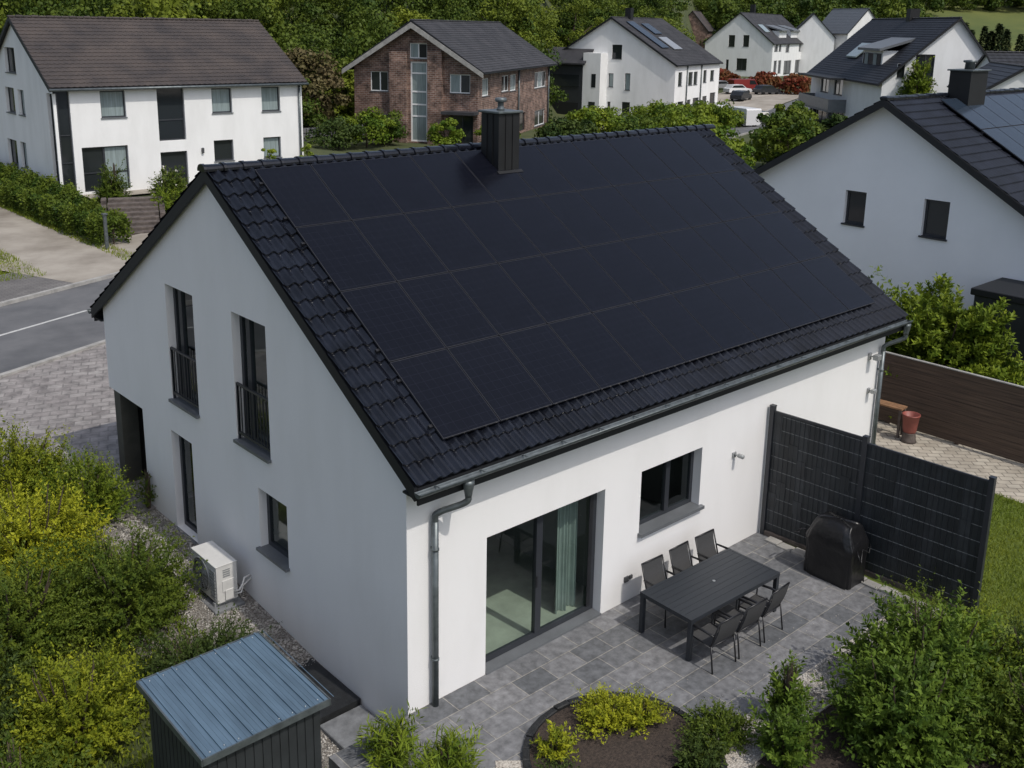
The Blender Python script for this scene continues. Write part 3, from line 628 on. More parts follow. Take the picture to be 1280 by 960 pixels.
# white house far up the street
t, rf, mF, mG = bg_house('house', 'white terrace far up the street with dormers, above the red shrubs', 183.44, 118.84, rad(18.95), 32.63, 14.93, 7.12, 13.25, 1, 'plaster_far', 'tile_grey',
    [H(1.4, 4.2, 5.3, 6.8), H(5.0, 7.0, 5.3, 6.8), H(10.7, 13.8, 5.04, 6.89), H(22.4, 27.4, 5.1, 6.9), H(1.75, 4.2, .64, 3.36), H(5.4, 7.85, .64, 3.36), H(10.2, 16.5, .23, 3.19, m=(13.3,)), H(20, 26, .3, 3.2, m=(23,))],
    [H(8.33, 9.73, 6.09, 8.54), H(5.21, 6.51, 6.17, 8.59), H(5.4, 7.65, 1.23, 3.7, m=(6.5,)), H(9.38, 10, 1.12, 3.38)], ov=.3, og=.3, base=-3, tw=.6, course=.5, spt=2, depth=.2)
bbox_part(rf, 'chimney', 'clad', 12, 13, 8, 9, 11.5, 15.2)
for u in (9, 19):
    bbox_part(rf, 'dormer', 'plaster_far', u, u+6, 1.2, 5.2, 7.3, 9.6)
    mb = MB(); mb.prism([(u-.4, .6, 9.5), (u-.4, 6.2, 11.0), (u-.4, 6.2, 11.3), (u-.4, .6, 9.8)], (6.8, 0, 0)); mb.build('dormer_roof', 'alu', rf)
mb = MB(); mb.prism([(2.2, 4.2, 10.75), (2.2, 2.4, 9.27), (2.2, 2.4, 9.37), (2.2, 4.2, 10.85)], (3.6, 0, 0)); mb.build('skylight', 'pane_light', rf)

# house with a balcony, top right
t, rf, mF, mG = bg_house('house', 'white house with big dark roof, dormer and covered balcony at top right', 85.455, 40.018, rad(47.71), 24, 9.5, 5.3, 11.1, -1, 'plaster_far', 'tile_matt',
    [H(22.2, 23.6, .0, 1.5), H(11, 15, -.8, 1.3, m=(13,), s=None, n='garden_door'), H(17, 21, -.8, 1.3, m=(19,), s=None, n='garden_door'), H(12, 15, 3.0, 4.9, m=(13.5,)), H(17, 20, 3.0, 4.9, m=(18.5,))],
    [H(2.94, 4.75, 5.4, 7.7, m=(3.9,)), H(1.3, 2.0, 5.5, 6.8)], ov=.5, og=.35, apex=6.6, zeb=7.7, base=-2, tw=.35, spt=3)
mb = MB(); mb.box(10.2, 22, 0.03, 1.9, 1.35, 1.6); bl = mb.build('balcony', 'slab', t)
mb = MB(); mb.box(10.2, 22, 1.84, 1.9, 1.6, 2.7); mb.box(10.2, 10.26, .03, 1.84, 1.6, 2.7); mb.box(21.9, 22, .03, 1.84, 1.6, 2.7); mb.build('railing', 'alu', bl)
for u in (10.4, 16, 21.6): bbox_part(bl, 'pillar', 'frame', u, u+.4, 1.4, 1.8, -2, 1.35)
mb = MB(); mb.box(9.6, 22.4, -.05, 2.1, 4.75, 4.95); mb.build('balcony_canopy', 'board', t)
# dormer on the left slope (u 4.5..10.8)
dm = bbox_part(rf, 'dormer', 'plaster_far', 4.6, 10.6, -1.4, -4.2, 5.6, 7.9)
mb = MB(); mb.prism([(4.2, -.9, 7.85), (4.2, -4.6, 9.0), (4.2, -4.6, 9.25), (4.2, -.9, 8.1)], (6.8, 0, 0)); mb.build('dormer_roof', 'alu', dm)
mb = MB(); mb.box(5.0, 10.2, -1.39, -1.3, 5.9, 7.6); mb.build('window', 'pane_dark', dm)
for u in (6.0, 8.6): mb = MB(); mb.box(u, u+1.0, -1.29, -1.27, 5.95, 7.55); mb.build('curtain', 'pane_light', dm)
mb = MB(); mb.prism([(13.5, -1.6, 6.95), (13.5, -3.2, 8.36), (13.5, -3.2, 8.5), (13.5, -1.6, 7.1)], (3.4, 0, 0)); mb.build('skylight', 'pane_light', rf)
bbox_part(rf, 'chimney', 'clad', 11.5, 12.6, -6.2, -7.2, 10.5, 12.1)

# neighbour on the right
t, rf, mF, mG = bg_house('house', 'white neighbouring house with two small gable windows and bluish solar panels', 22, -1.23, 0, 15, 13, 3.8, 7.7, 1, 'plaster_cool', 'tile',
    [], [H(3.07+1.23, 3.86+1.23, 3.74, 4.86), H(5.74+1.23, 6.46+1.23, 3.74, 4.8)], ov=.45, og=.4, depth=.14, tw=.22, amp=.034, course=.35, spt=6, base=-.5, sill='frame')
s1 = 3.9/6.5; c1 = 1/math.sqrt(1+s1*s1)
mb = MB(); mb.box(0, 1.08, -1.6, 0, 0, .03); mb.cur = 1; mb.box(.012, 1.068, -1.588, -.012, .0301, .033); pp = None
for r in range(4):
    for c in range(7):
        if pp is None: pp = o = mb.build('solar_panel', ['pv_frame', 'pv2'], t)
        else: o = pp.copy(); COL.objects.link(o); o.parent = t
        w = .35+r*1.63; o.location = (2.45+c*1.1, 6.5-w*c1-.12*s1*c1, 7.7-w*s1*c1+.12*c1); o.rotation_euler = (math.atan(s1), 0, 0)
c_ = bbox_part(rf, 'chimney', 'clad', 3.55, 4.75, 5.75, 6.45, 6.9, 8.5)
bbox_part(c_, 'cap_plate', 'zinc', 3.48, 4.82, 5.68, 6.52, 8.5, 8.55, .01)
mb = MB(); mb.lathe([(.16, 8.55), (.15, 8.75), (.22, 8.77), (.22, 8.83), (.0, 8.85)], (4.15, 6.1, 0), 14); mb.build('cowl', 'zinc', c_)
# flat roofed dark carport in front of it
cp = thing('carport', 'black flat roofed carport against the neighbouring white gable', 'carport', (20, -5, 0))
bbox_part(cp, 'roof', 'board', 0, 1.95, 0, 6.3, 2.75, 2.95, .02); bbox_part(cp, 'side_wall', 'shed_wall', .05, .12, .05, 6.2, 0, 2.75); bbox_part(cp, 'end_wall', 'shed_wall', .12, 1.9, 6.13, 6.2, 0, 2.75)
# small houses at the back
for (nm, lb, px, py, yaw, L, D, ze, zr, wm, tm) in (
    ('house', 'small white gable with a dark roof half hidden behind the neighbouring chimney', 76.5, 20.2, rad(35), 12, 6, 5.4, 7.3, 'plaster_far', 'tile_matt'),
    ('house', 'distant house with a weathered brown roof left of the far terrace', 204, 152, rad(30), 14, 8, 9.5, 14, 'brick', 'tile_brown'),
    ('house', 'distant grey roofed house just right of the far terrace', 211, 121, rad(35), 14, 10, 8.5, 13.6, 'plaster_far', 'tile_grey'),
    ('house', 'distant pale roofed house behind the dark roof with the dormer', 226, 117, rad(65), 14, 10, 9.5, 15, 'plaster_far', 'alu'),
    ('house', 'house showing only its long black roof behind the chimney at the right edge', 84.3, 27.6, rad(-42.3), 20, 10, 4.8, 8.1, 'plaster_far', 'tile_matt')):
    bg_house(nm, lb, px, py, yaw, L, D, ze, zr, 1, wm, tm, tw=.6, course=.5, spt=2)

# ------------------------------------------------------------------ terrace furniture
def make_table():
    t = thing('dining_table', 'long anthracite slatted garden dining table with six chairs round it', 'table', (5.27, -1.34, 0), rad(-1.5))
    mb = MB(); Lx, Ly = 1.16, .54
    n = 8; w = (2*Ly-.1)/n
    for i in range(n): mb.box(-Lx+.05, Lx-.05, -Ly+.05+i*w+.0025, -Ly+.05+(i+1)*w-.0025, .712, .735)
    for x0, x1, y0, y1 in ((-Lx, Lx, -Ly, -Ly+.05), (-Lx, Lx, Ly-.05, Ly), (-Lx, -Lx+.05, -Ly+.05, Ly-.05), (Lx-.05, Lx, -Ly+.05, Ly-.05)): mb.box(x0, x1, y0, y1, .67, .737)
    mb.box(-Lx+.05, Lx-.05, -Ly+.05, Ly-.05, .69, .708)
    tp = mb.build('tabletop', 'table', t)
    mb = MB(); mb.lathe([(.012, .737), (.028, .738), (.03, .741), (.016, .743)], (0.06, 0, 0), 16); mb.build('parasol_ring', 'steel', tp)
    for sx in (-1, 1):
        for sy in (-1, 1): mb = MB(); mb.box(sx*(Lx-.04)-.035, sx*(Lx-.04)+.035, sy*(Ly-.04)-.035, sy*(Ly-.04)+.035, 0, .668, bev=.004); mb.build('leg', 'table', t)
    return t
make_table()
def make_chair():
    """faces +y, rear legs at y = -.27"""
    t = thing('garden_chair', 'x', 'chair', (0, 0, 0), 0, 'charcoal armchairs round the terrace table')
    mb = MB(); n = 6; V = []
    for i in range(n+1):
        y = -.2+.44*i/n; z = .43-.025*math.sin(math.pi*i/n)
        V += [(-.245, y, z), (.245, y, z), (-.245, y, z-.012), (.245, y, z-.012)]
    F = []
    for i in range(n): a = 4*i; F += [(a, a+1, a+5, a+4), (a+2, a+6, a+7, a+3), (a, a+4, a+6, a+2), (a+1, a+3, a+7, a+5)]
    mb.add(V, F); mb.build('seat', 'mesh', t)
    mb = MB(); V = []
    for i in range(n+1):
        k = i/n; y = -.215-.125*k-.02*math.sin(math.pi*k); z = .47+.42*k
        V += [(-.24, y, z), (.24, y, z), (-.24, y-.012, z), (.24, y-.012, z)]
    mb.add(V, F); mb.build('backrest', 'mesh', t)
    mb = MB()
    for s in (-1, 1): mb.tube([(s*.255, -.2, .43), (s*.255, -.235, .55), (s*.255, -.345, .9)], .014, 6)
    mb.tube([(-.255, -.345, .9), (.255, -.345, .9)], .016, 6); mb.build('back_frame', 'black_metal', t)
    mb = MB(); mb.tube([(-.255, -.21, .425), (.255, -.21, .425), (.255, .25, .425), (-.255, .25, .425), (-.255, -.21, .425)], .013, 6); mb.build('seat_frame', 'black_metal', t)
    for s in (-1, 1):
        mb = MB(); mb.tube([(s*.27, -.215, .44), (s*.275, -.285, 0)], .014, 6); mb.build('leg', 'black_metal', t)
        mb = MB(); mb.tube([(s*.27, .25, .0), (s*.272, .235, .62)], .014, 6); mb.build('leg', 'black_metal', t)
        mb = MB(); mb.tube([(s*.272, .255, .625), (s*.278, .0, .645), (s*.272, -.262, .635)], [.02, .022, .016], 6); mb.build('armrest', 'black_metal', t)
    return t
ch0 = make_chair()
for i, (x, y, rz, lb) in enumerate((
    (4.42, -2.02, rad(-4), 'garden chair on the lawn-bed side of the table, nearest the planting bed'),
    (5.06, -2.04, rad(-2), 'middle garden chair on the side of the table away from the house wall'),
    (5.72, -2.02, rad(3), 'garden chair away from the house wall, at the grill end of the table'),
    (4.84, -.74, rad(178), 'garden chair with its back to the house wall, nearest the patio door'),
    (5.58, -.73, rad(181), 'middle garden chair with its back to the white house wall'),
    (6.28, -.74, rad(179), 'garden chair with its back to the house wall, nearest the grill'))):
    if i == 0: ch0.location = (x, y, 0); ch0.rotation_euler.z = rz; ch0['label'] = lb
    else: dup(ch0, (x, y, 0), rz, lb)

# covered grill
t = thing('covered_grill', 'barbecue grill under a black tarpaulin cover beside the privacy screen', 'grill', (8.24, -1.9, 0), rad(-92))
nr, na = 26, 72; V = []; rg = np.random.default_rng(5); ph = rg.random(6)*6
prof = [(0.0, .62, .3), (.03, .63, .31), (.3, .625, .305), (.6, .63, .31), (.72, .655, .33), (.78, .64, .325), (.9, .56, .31), (1.02, .5, .27), (1.1, .46, .2), (1.13, .42, .13), (1.14, .2, .06), (1.14, .02, .01)]
for k in range(nr):
    f = k/(nr-1)*(len(prof)-1); i = min(int(f), len(prof)-2); w = f-i
    z, a, b = [prof[i][j]*(1-w)+prof[i+1][j]*w for j in range(3)]
    for j in range(na):
        th = 2*math.pi*j/na; c, s = math.cos(th), math.sin(th); e = .28
        fold = 1+.022*(1-z/1.3)*(math.sin(9*th+ph[0]+2*z)+.7*math.sin(17*th+ph[1]))+.01*math.sin(23*z+3*th)
        V.append((.76*a*math.copysign(abs(c)**e, c)*fold, b*math.copysign(abs(s)**e, s)*fold, z+.012*math.sin(5*th+ph[2])*(z > .5)))
F = [(k*na+j, k*na+(j+1) % na, (k+1)*na+(j+1) % na, (k+1)*na+j) for k in range(nr-1) for j in range(na)]+[tuple(range((nr-1)*na, nr*na))]
mb = MB(); mb.add(V, F, smooth=True); cv = mb.build('cover', 'cover', t)
mb = MB(); mb.tube([(.56, -.25, .8), (.63, -.3, .72), (.66, -.25, .6), (.62, -.2, .66), (.57, -.1, .8), (.64, 0, .73), (.6, .1, .82)], .012, 6); mb.build('strap', 'cover', cv)
mb = MB(); mb.tube([(-.6, -.3, .72), (-.68, -.31, .7), (-.68, -.1, .7), (-.6, -.1, .72)], .015, 6); mb.build('side_handle', 'black_metal', t)

# privacy screen
t = thing('privacy_screen', 'tall anthracite strip fence panel screening the terrace from the lawn', 'fence', (0, 0, 0))
PA, PB, PC = np.array([8.62, -.1]), np.array([8.72, -2.0]), np.array([8.82, -4.22])
for i, (p, h) in enumerate(((PA, 2.68), (PB, 2.62), (PC, 2.58))):
    mb = MB(); mb.box(p[0]-.045, p[0]+.045, p[1]-.045, p[1]+.045, -.1, h, bev=.006); mb.box(p[0]-.05, p[0]+.05, p[1]-.05, p[1]+.05, h, h+.02); mb.build('post', 'frame', t)
rg = random.Random(8)
for (a, b, h) in ((PA, PB, 2.6), (PB, PC, 2.52)):
    d = (b-a)/np.linalg.norm(b-a); ln = np.linalg.norm(b-a)-.1; o = a+d*.05; nn = np.array([-d[1], d[0]])   # nn towards +x side
    if nn[0] > 0: nn = -nn
    fr = lambda u, w, z, o=o, d=d, nn=nn: (o[0]+d[0]*u+nn[0]*w, o[1]+d[1]*u+nn[1]*w, z)
    mb = MB(fr); n = round(ln/.185); w = ln/n
    for i in range(n):       # each strip is woven before some rods and behind others
        nz = 9; zz = np.linspace(.1, h-.03, nz+1)
        for k in range(nz):
            j = .014 if rg.random() < .1 else .0025+.003*(i % 2); mb.cur = (i*7+k*3) % 3 == 0
            mb.box(i*w-.004, (i+1)*w+.004, j-.004, j+rg.uniform(0, .002), zz[k]-.002, zz[k+1]+.002)
    sp = mb.build('strip_panel', ['screen', 'screen_light'], t)
    for z in np.arange(.26, h, .283):
        mb = MB(fr); mb.box(0, ln, .0085, .0125, z-.0055, z+.0055); mb.build('rod', 'screen_wire', t)
    mb = MB(fr); mb.box(0, ln, -.005, .03, h-.03, h+.005); mb.build('top_rail', 'frame', t)
    for u in np.arange(.05, ln, .1): mb = MB(fr); mb.box(u-.003, u+.003, .0125, .0185, .1, h-.03); mb.build('wire', 'frame', t)
    mb = MB(fr); mb.box(0, ln, -.04, .045, -.1, .1, bev=.01); mb.build('base_board', 'grey_wood', t)
mb = MB()
for i in range(14): mb.box(8.35+.02*(i % 2), 8.55+.02*(i % 2), -4.35+i*.3-.14, -4.35+i*.3+.14, -.1, .045+.006*(i % 3), bev=.015)
tag(mb.build('edging_stones', 'kerb'), 'row of pale edging stones along the foot of the privacy screen', 'edging')

# heat pump outdoor unit
t = thing('heat_pump', 'cream outdoor heat pump unit with a round fan grille beside the gable wall', 'heat pump', (-.47, 5.06, -.2))
mb = MB(); mb.box(-.19, .19, -.46, .46, .1, .8, bev=.012); bd = mb.build('casing', 'ac', t)
mb = MB(); mb.box(-.205, .2, -.47, .47, .795, .815, bev=.006); mb.build('lid', 'ac', bd)
gl = lambda x, y, z: (-.19-x, y, z)
mb = MB(gl); mb.lathe([(.315, 0), (.315, .02), (.295, .03), (.285, .02), (.285, .0)], (0, .1, .46), 32, 'x', )
for r in (.06, .1, .14, .18, .22, .26): mb.tube([(.025, .1+r*math.cos(a), .46+r*math.sin(a)) for a in np.linspace(0, 2*math.pi, 25)], .005, 5)
for k in range(12): a = k*math.pi/6; mb.tube([(.022, .1+.04*math.cos(a), .46+.04*math.sin(a)), (.022, .1+.29*math.cos(a), .46+.29*math.sin(a))], .005, 5)
fg = mb.build('fan_grille', 'ac_grey', t)
mb = MB(gl); mb.lathe([(.28, .001), (.28, .004), (.0, .005)], (0, .1, .46), 32, 'x'); mb.build('fan_recess', 'board', fg)
mb = MB(gl)
for k in range(5):
    a = k*2*math.pi/5; mb.add([(.008, .1+.05*math.cos(a), .46+.05*math.sin(a)), (.012, .1+.25*math.cos(a-.3), .46+.25*math.sin(a-.3)), (.016, .1+.25*math.cos(a+.35), .46+.25*math.sin(a+.35))], [(0, 1, 2)])
mb.build('fan_blades', 'ac_grey', fg)
mb = MB(gl)
for k in range(9): mb.box(0, .018, -.42, -.23, .17+.062*k, .2+.062*k)
mb.build('louvres', 'ac_grey', t)
mb = MB(); mb.box(-.09, .13, -.475, -.461, .3, .52, bev=.005); mb.box(-.05, .1, -.49, -.475, .14, .34, bev=.008); mb.build('service_panel', 'ac', t)
mb = MB()
for k in range(4): mb.box(-.07, .06, -.468, -.461, .58+.04*k, .6+.04*k)
mb.build('side_vent', 'ac_grey', t)
mb = MB(); mb.tube([(.12, -.47, .25), (.2, -.5, .26), (.28, -.48, .34), (.33, -.44, .42), (.46, -.42, .42)], .018, 8); mb.tube([(.12, -.47, .2), (.22, -.53, .22), (.3, -.46, .3), (.46, -.44, .36)], .014, 8); mb.build('pipes', 'ac', t)
for y in (-.36, .36): mb = MB(); mb.box(-.22, .2, y-.035, y+.035, .0, .1); mb.build('foot', 'ac_grey', t)
mb = MB(); mb.box(-.76, -.2, 4.5, 5.62, -.4, -.17, bev=.01); tag(mb.build('concrete_plinth', 'slab'), 'concrete plinth under the cream heat pump', 'plinth')

# shed
t = thing('garden_shed', 'small dark shed with a blue-grey ribbed metal roof', 'shed', (-2.87, -.43, -.6), 0)
mb = MB(); hx, hy = .71, .76
mb.box(-hx, hx, -hy, hy, 0, 2.5)
for i in range(13):
    x = -hx+.055+i*.11; mb.box(x-.045, x+.045, -hy-.012, -hy+.002, 0, 2.48); mb.box(x-.045, x+.045, hy-.002, hy+.012, 0, 2.48)
for i in range(14):
    y = -hy+.055+i*.108; mb.box(-hx-.012, -hx+.002, y-.045, y+.045, 0, 2.48); mb.box(hx-.002, hx+.012, y-.045, y+.045, 0, 2.48)
mb.build('wall', 'shed_wall', t)
mb = MB(lambda x, y, z: (x, y, z+.035*y)); mb.box(-.79, .79, -.84, .84, 2.55, 2.575)
for i in range(9):
    x = -.74+i*.185; mb.box(x-.011, x+.011, -.845, .845, 2.575, 2.595)
    for j in (1, 2):
        mb.box(x+.06*j-.004, x+.06*j+.004, -.84, .84, 2.575, 2.579)
rf = mb.build('roof', 'shed_roof', t)
mb = MB(lambda x, y, z: (x, y, z+.035*y))
mb.box(-.8, .8, -.86, -.842, 2.5, 2.583); mb.box(-.8, .8, .842, .86, 2.5, 2.583); mb.box(-.812, -.793, -.86, .86, 2.5, 2.583); mb.box(.793, .812, -.86, .86, 2.5, 2.583); mb.build('edge_flashing', 'zinc', rf)
mb = MB(lambda x, y, z: (x, y, z+.035*y))
rg = random.Random(4)
for i in range(9):
    for y in (-.78, .78): mb.lathe([(.009, 2.575), (.009, 2.584), (.0, 2.586)], (-.68+i*.17, y+rg.uniform(-.01, .01), 0), 6)
mb.build('screws', 'steel', rf)
# dark grating and slab in the gravel
mb = MB(); mb.box(-.78, -.02, 1.2, 2.6, -.5, -.385); 
tag(mb.build('light_shaft_cover', 'mat'), 'black mat-like cover in the gravel between shed and gable wall', 'cover')
mb = MB(); mb.box(-.78, -.03, .45, 1.17, -.6, -.46, bev=.01); tag(mb.build('stepping_slab', 'slab'), 'single grey stone slab in the gravel at the house corner', 'slab')

# brown board fence, bench with tub
t = thing('board_fence', 'brown horizontal board fence along the beige path at the right', 'fence', (16.05, 0, 0))
mb = MB()
for i in range(12): mb.box(-.012+.004*(i % 2), .012+.004*(i % 2), -6, 4.6, .05+i*.148, .05+i*.148+.143)
mb.build('boards', 'wood_brown', t)
for y in (-5.9, -4.1, -2.3, -.5, 1.3, 3.1, 4.5): mb = MB(); mb.box(.02, .11, y-.045, y+.045, 0, 1.84); mb.build('post', 'wood_brown', t)
mb = MB(); mb.box(-.03, .05, -6, 4.6, 1.833, 1.858); mb.build('capping', 'kerb', t)
t = thing('workbench', 'small orange wooden bench standing against the brown fence', 'bench', (15.45, 1.1, 0), rad(5))
mb = MB(); 
for k in range(3): mb.box(-.16+.11*k, -.06+.11*k, -.5, .5, .72, .76)
mb.build('seat', 'wood_pale', t)
for y in (-.45, .45):
    for x in (-.12, .12): mb = MB(); mb.box(x-.03, x+.03, y-.03, y+.03, 0, .72); mb.build('leg', 'grey_wood', t)
mb = MB(); mb.lathe([(.15, 0), (.16, .05), (.2, .42), (.215, .43), (.215, .46), (.19, .46), (.17, .3), (0, .28)], (0, 0, 0), 18)
o = mb.build('tub', 'red', None); o.location = (15.35, .35, .25); tag(o, 'faded red plastic tub on a stump beside the orange bench', 'tub')
mb = MB(); mb.lathe([(.19, 0), (.17, .06), (.15, .22), (.16, .25), (0, .25)], (0, 0, 0), 14); o = mb.build('tree_stump', 'grey_wood'); o.location = (15.35, .35, 0); tag(o, 'short grey tree stump under the red tub', 'stump')

# stairs, post and low walls by the house across the road
t = thing('garden_steps', 'weathered sleeper steps climbing to the long white house', 'steps', (10.75, 35.6, 0), rad(-22))
for k in range(8):
    mb = MB(); mb.box(-1.15+.03*(k % 2), 1.15, k*.5, k*.5+.56, -.3, .16+k*.145, bev=.02); mb.build('step', 'grey_wood', t)
for x in (-1.45, 1.2):
    mb = MB()
    for k in range(5): mb.box(x, x+.25, .2+k*.8, .97+k*.8, -.4, .3+k*.22, bev=.03)
    mb.build('side_wall', 'grey_wood', t)
mb = MB(); mb.box(8.44, 8.56, 33.0, 33.12, -.1, 1.6, bev=.01); mb.box(8.4, 8.6, 32.96, 33.16, 1.6, 1.66); tag(mb.build('gate_post', 'zinc'), 'grey metal post at the end of the hedge across the road', 'post')
t = thing('garden_wall', 'low dark stone wall right of the long white house', 'wall', (38.5, 65.5, 0), rad(5))
mb = MB(); rg = random.Random(2)
for r in range(3):
    x = -4
    while x < 6: w = rg.uniform(.6, 1.2); mb.box(x, x+w-.04, -.3-rg.random()*.08, .3, r*.4-.1, r*.4+.28, bev=.04); x += w
mb.build('stones', 'asphalt', t)

# ------------------------------------------------------------------ parked vehicles far up the street
def make_car(name, label, loc, rz, paint, van=False):
    t = thing(name, label, 'van' if van else 'car', loc, rz, 'vehicles parked up the street')
    L_, W_, = (2.4, .95) if van else (2.1, .88)
    pr_ = ([(-L_, .3), (-L_, 1.9), (-L_+.15, 2.05), (1.3, 2.05), (1.9, 1.2), (L_, 1.05), (L_, .3)] if van else [(-L_, .3), (-L_, .85), (-1.75, .95), (-1.45, 1.4), (.3, 1.45), (1.0, .95), (1.95, .82), (L_, .6), (L_, .3)])
    mb = MB(); mb.prism([(x, -W_, z) for x, z in pr_], (0, 2*W_, 0)); bd = mb.build('body', paint, t)
    mb = MB(); gp_ = [(-1.62, .98), (-1.4, 1.34), (.25, 1.38), (.8, .98)] if not van else [(.4, 1.25), (.4, 1.9), (1.25, 1.9), (1.7, 1.25)]
    mb.prism([(x, -W_-.01, z) for x, z in gp_], (0, 2*W_+.02, 0)); mb.build('side_window', 'pane_dark', bd)
    mb = MB(); a, b = ((.36, 1.46), (1.02, .98)) if not van else ((1.34, 2.0), (1.88, 1.28))
    mb.add([(a[0], -W_+.12, a[1]), (a[0], W_-.12, a[1]), (b[0], W_-.06, b[1]), (b[0], -W_+.06, b[1])], [(0, 1, 2, 3)]); mb.build('windscreen', 'pane_dark', bd)
    for x in (-1.35, 1.35):
        for s in (-1, 1): mb = MB(); mb.lathe([(.0, -.1), (.32, -.1), (.32, .1), (0, .1)], (x, s*(W_-.06), .32), 14, 'y'); mb.build('wheel', 'rubber', t)
    return t
def on(x, y, dz=0): return (x, y, float(gz(x, y))+dz)
make_car('parked_van', 'white van parked in the street, nearest of the vehicles', on(87.9, 57.6), rad(70), 'car_white', True)
make_car('parked_car', 'dark car parked just right of the white van', on(93.2, 59.4), rad(60), 'car_dark')
make_car('parked_car', 'silver car farther up the street left of the red van', on(135, 95.5), rad(-20), 'car_silver')
make_car('parked_van', 'red van parked in front of the far white terrace', on(133, 89.5), rad(-25), 'car_red', True)
make_car('parked_car', 'white car beside the red van up the street', on(128.5, 87.5), rad(-20), 'car_white')
make_car('parked_car', 'black car right of the red van up the street', on(131.5, 84.2), rad(-15), 'car_dark')

make_car('parked_car', 'silver car at the near edge of the far street beside the bushes', on(104, 72.5), rad(45), 'car_silver')
make_car('parked_car', 'dark car alone in the middle of the far forecourt', on(119, 80), rad(15), 'car_dark')
make_car('parked_car', 'white car nearest the facade of the far white terrace', on(146, 97), rad(-20), 'car_white')
# ------------------------------------------------------------------ foliage
def shoots(seed, rx, ry, h, ns, nl, ls, asp=.42, up=.55, slen=.5, spread=.75, tint=(.0, .5), z0=0.0):
    """leafy shoots growing out of a rounded bush; returns leaf quads in local space"""
    rg = np.random.default_rng(seed)
    d = unit(rg.normal(size=(ns, 3))); d[:, 2] = np.abs(d[:, 2])
    lob = 1+.24*np.sin(3*np.arctan2(d[:, 1], d[:, 0])+rg.random()*6)+.18*np.sin(5*d[:, 2]*3+rg.random()*6)+.1*np.sin(7*np.arctan2(d[:, 1], d[:, 0])+rg.random()*6)
    R = np.array([rx, ry, h]); f = rg.uniform(.1, 1, ns)**.45*spread*lob
    p0 = d*f[:, None]*R*np.array([1, 1, .92]); p0[:, 2] = np.maximum(p0[:, 2], z0+.05)
    dr = unit(d*np.array([1, 1, .5])+np.array([0, 0, up])+rg.normal(size=(ns, 3))*.35)
    ln = slen*rg.uniform(.45, 1.25, ns)*np.where(rg.random(ns) < .06, 1.5, 1)
    t = np.tile(np.linspace(.05, 1, nl), (ns, 1))+rg.normal(size=(ns, nl))*.03
    P = p0[:, None]+dr[:, None]*(ln[:, None]*t)[..., None]; P[..., 2] -= (ln[:, None]*t**2)*.18*(1-dr[:, None, 2])
    sd = unit(rg.normal(size=(ns, nl, 3))); sd = unit(sd-dr[:, None]*np.sum(sd*dr[:, None], -1, keepdims=True))
    T = unit(sd*.85+dr[:, None]*.55+np.array([0, 0, .1])); Nn = unit(rg.normal(size=(ns, nl, 3))*.5+np.array([0, 0, .9])+d[:, None]*.4)
    s = ls*rg.uniform(.6, 1.2, (ns, nl))*(1.05-.45*np.abs(t-.45))
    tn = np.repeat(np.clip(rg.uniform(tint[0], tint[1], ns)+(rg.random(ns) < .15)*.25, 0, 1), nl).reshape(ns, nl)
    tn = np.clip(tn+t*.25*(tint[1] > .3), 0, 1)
    return leaves(P.reshape(-1, 3), T.reshape(-1, 3), Nn.reshape(-1, 3), s.ravel(), asp, tn.ravel())
def stems_mesh(par, seed, rx, ry, h, n=9, r=.02):
    rg = random.Random(seed); mb = MB()
    for k in range(n):
        a = rg.random()*6.283; e = rg.uniform(.35, .8); x, y = rx*e*math.cos(a), ry*e*math.sin(a)
        mb.tube([(x*.12, y*.12, -.15), (x*.45+rg.uniform(-.05, .05), y*.45, h*.35), (x*.8, y*.8, h*.6), (x, y, h*rg.uniform(.75, .92))], [r*1.3, r, r*.6, r*.25], 5)
    return mb.build('branches', 'bark', par)
def shrub(label, x, y, rx, ry, h, ns, nl, ls, m, seed, z=None, cat='shrub', group=None, name='shrub', flowers=0, **k):
    zz = float(gz(x, y)) if z is None else z
    t = thing(name, label, cat, (x, y, zz), 0, group)
    v, q, tn = shoots(seed, rx, ry, h, ns, nl, ls, **k); np_mesh('foliage', v, q, m, t, tn); stems_mesh(t, seed, rx*.8, ry*.8, h, r=.012+.01*h)
    if flowers:
        rg = np.random.default_rng(seed+1); c = v[::4][rg.integers(0, len(q), flowers)]+np.array([0, 0, .05]); P = np.repeat(c, 5, 0); T = unit(rg.normal(size=P.shape)+np.array([0, 0, .5])); Nn = unit(rg.normal(size=P.shape)+np.array([0, 0, 1]))
        fv, fq, ft = leaves(P, T, Nn, np.full(len(P), flowers_size), .8, np.zeros(len(P))); np_mesh('blossom', fv, fq, 'flower', t)
    return t
flowers_size = .12
GL = 'shrubs massed left of the gable'
S = shrub
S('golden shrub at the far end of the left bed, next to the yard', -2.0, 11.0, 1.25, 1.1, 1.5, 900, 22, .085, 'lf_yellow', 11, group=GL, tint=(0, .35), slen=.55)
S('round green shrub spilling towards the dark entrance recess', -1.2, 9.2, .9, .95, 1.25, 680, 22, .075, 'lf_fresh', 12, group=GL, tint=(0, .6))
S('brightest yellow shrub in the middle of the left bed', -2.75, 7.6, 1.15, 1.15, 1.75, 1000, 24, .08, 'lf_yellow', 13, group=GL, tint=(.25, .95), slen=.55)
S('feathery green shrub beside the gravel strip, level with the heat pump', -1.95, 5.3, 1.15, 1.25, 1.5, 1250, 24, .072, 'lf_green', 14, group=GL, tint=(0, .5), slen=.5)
S('large mid green shrub at the left picture edge above the shed', -3.75, 5.4, 1.2, 1.3, 1.75, 1150, 24, .075, 'lf_green', 15, group=GL, tint=(0, .6), slen=.55)
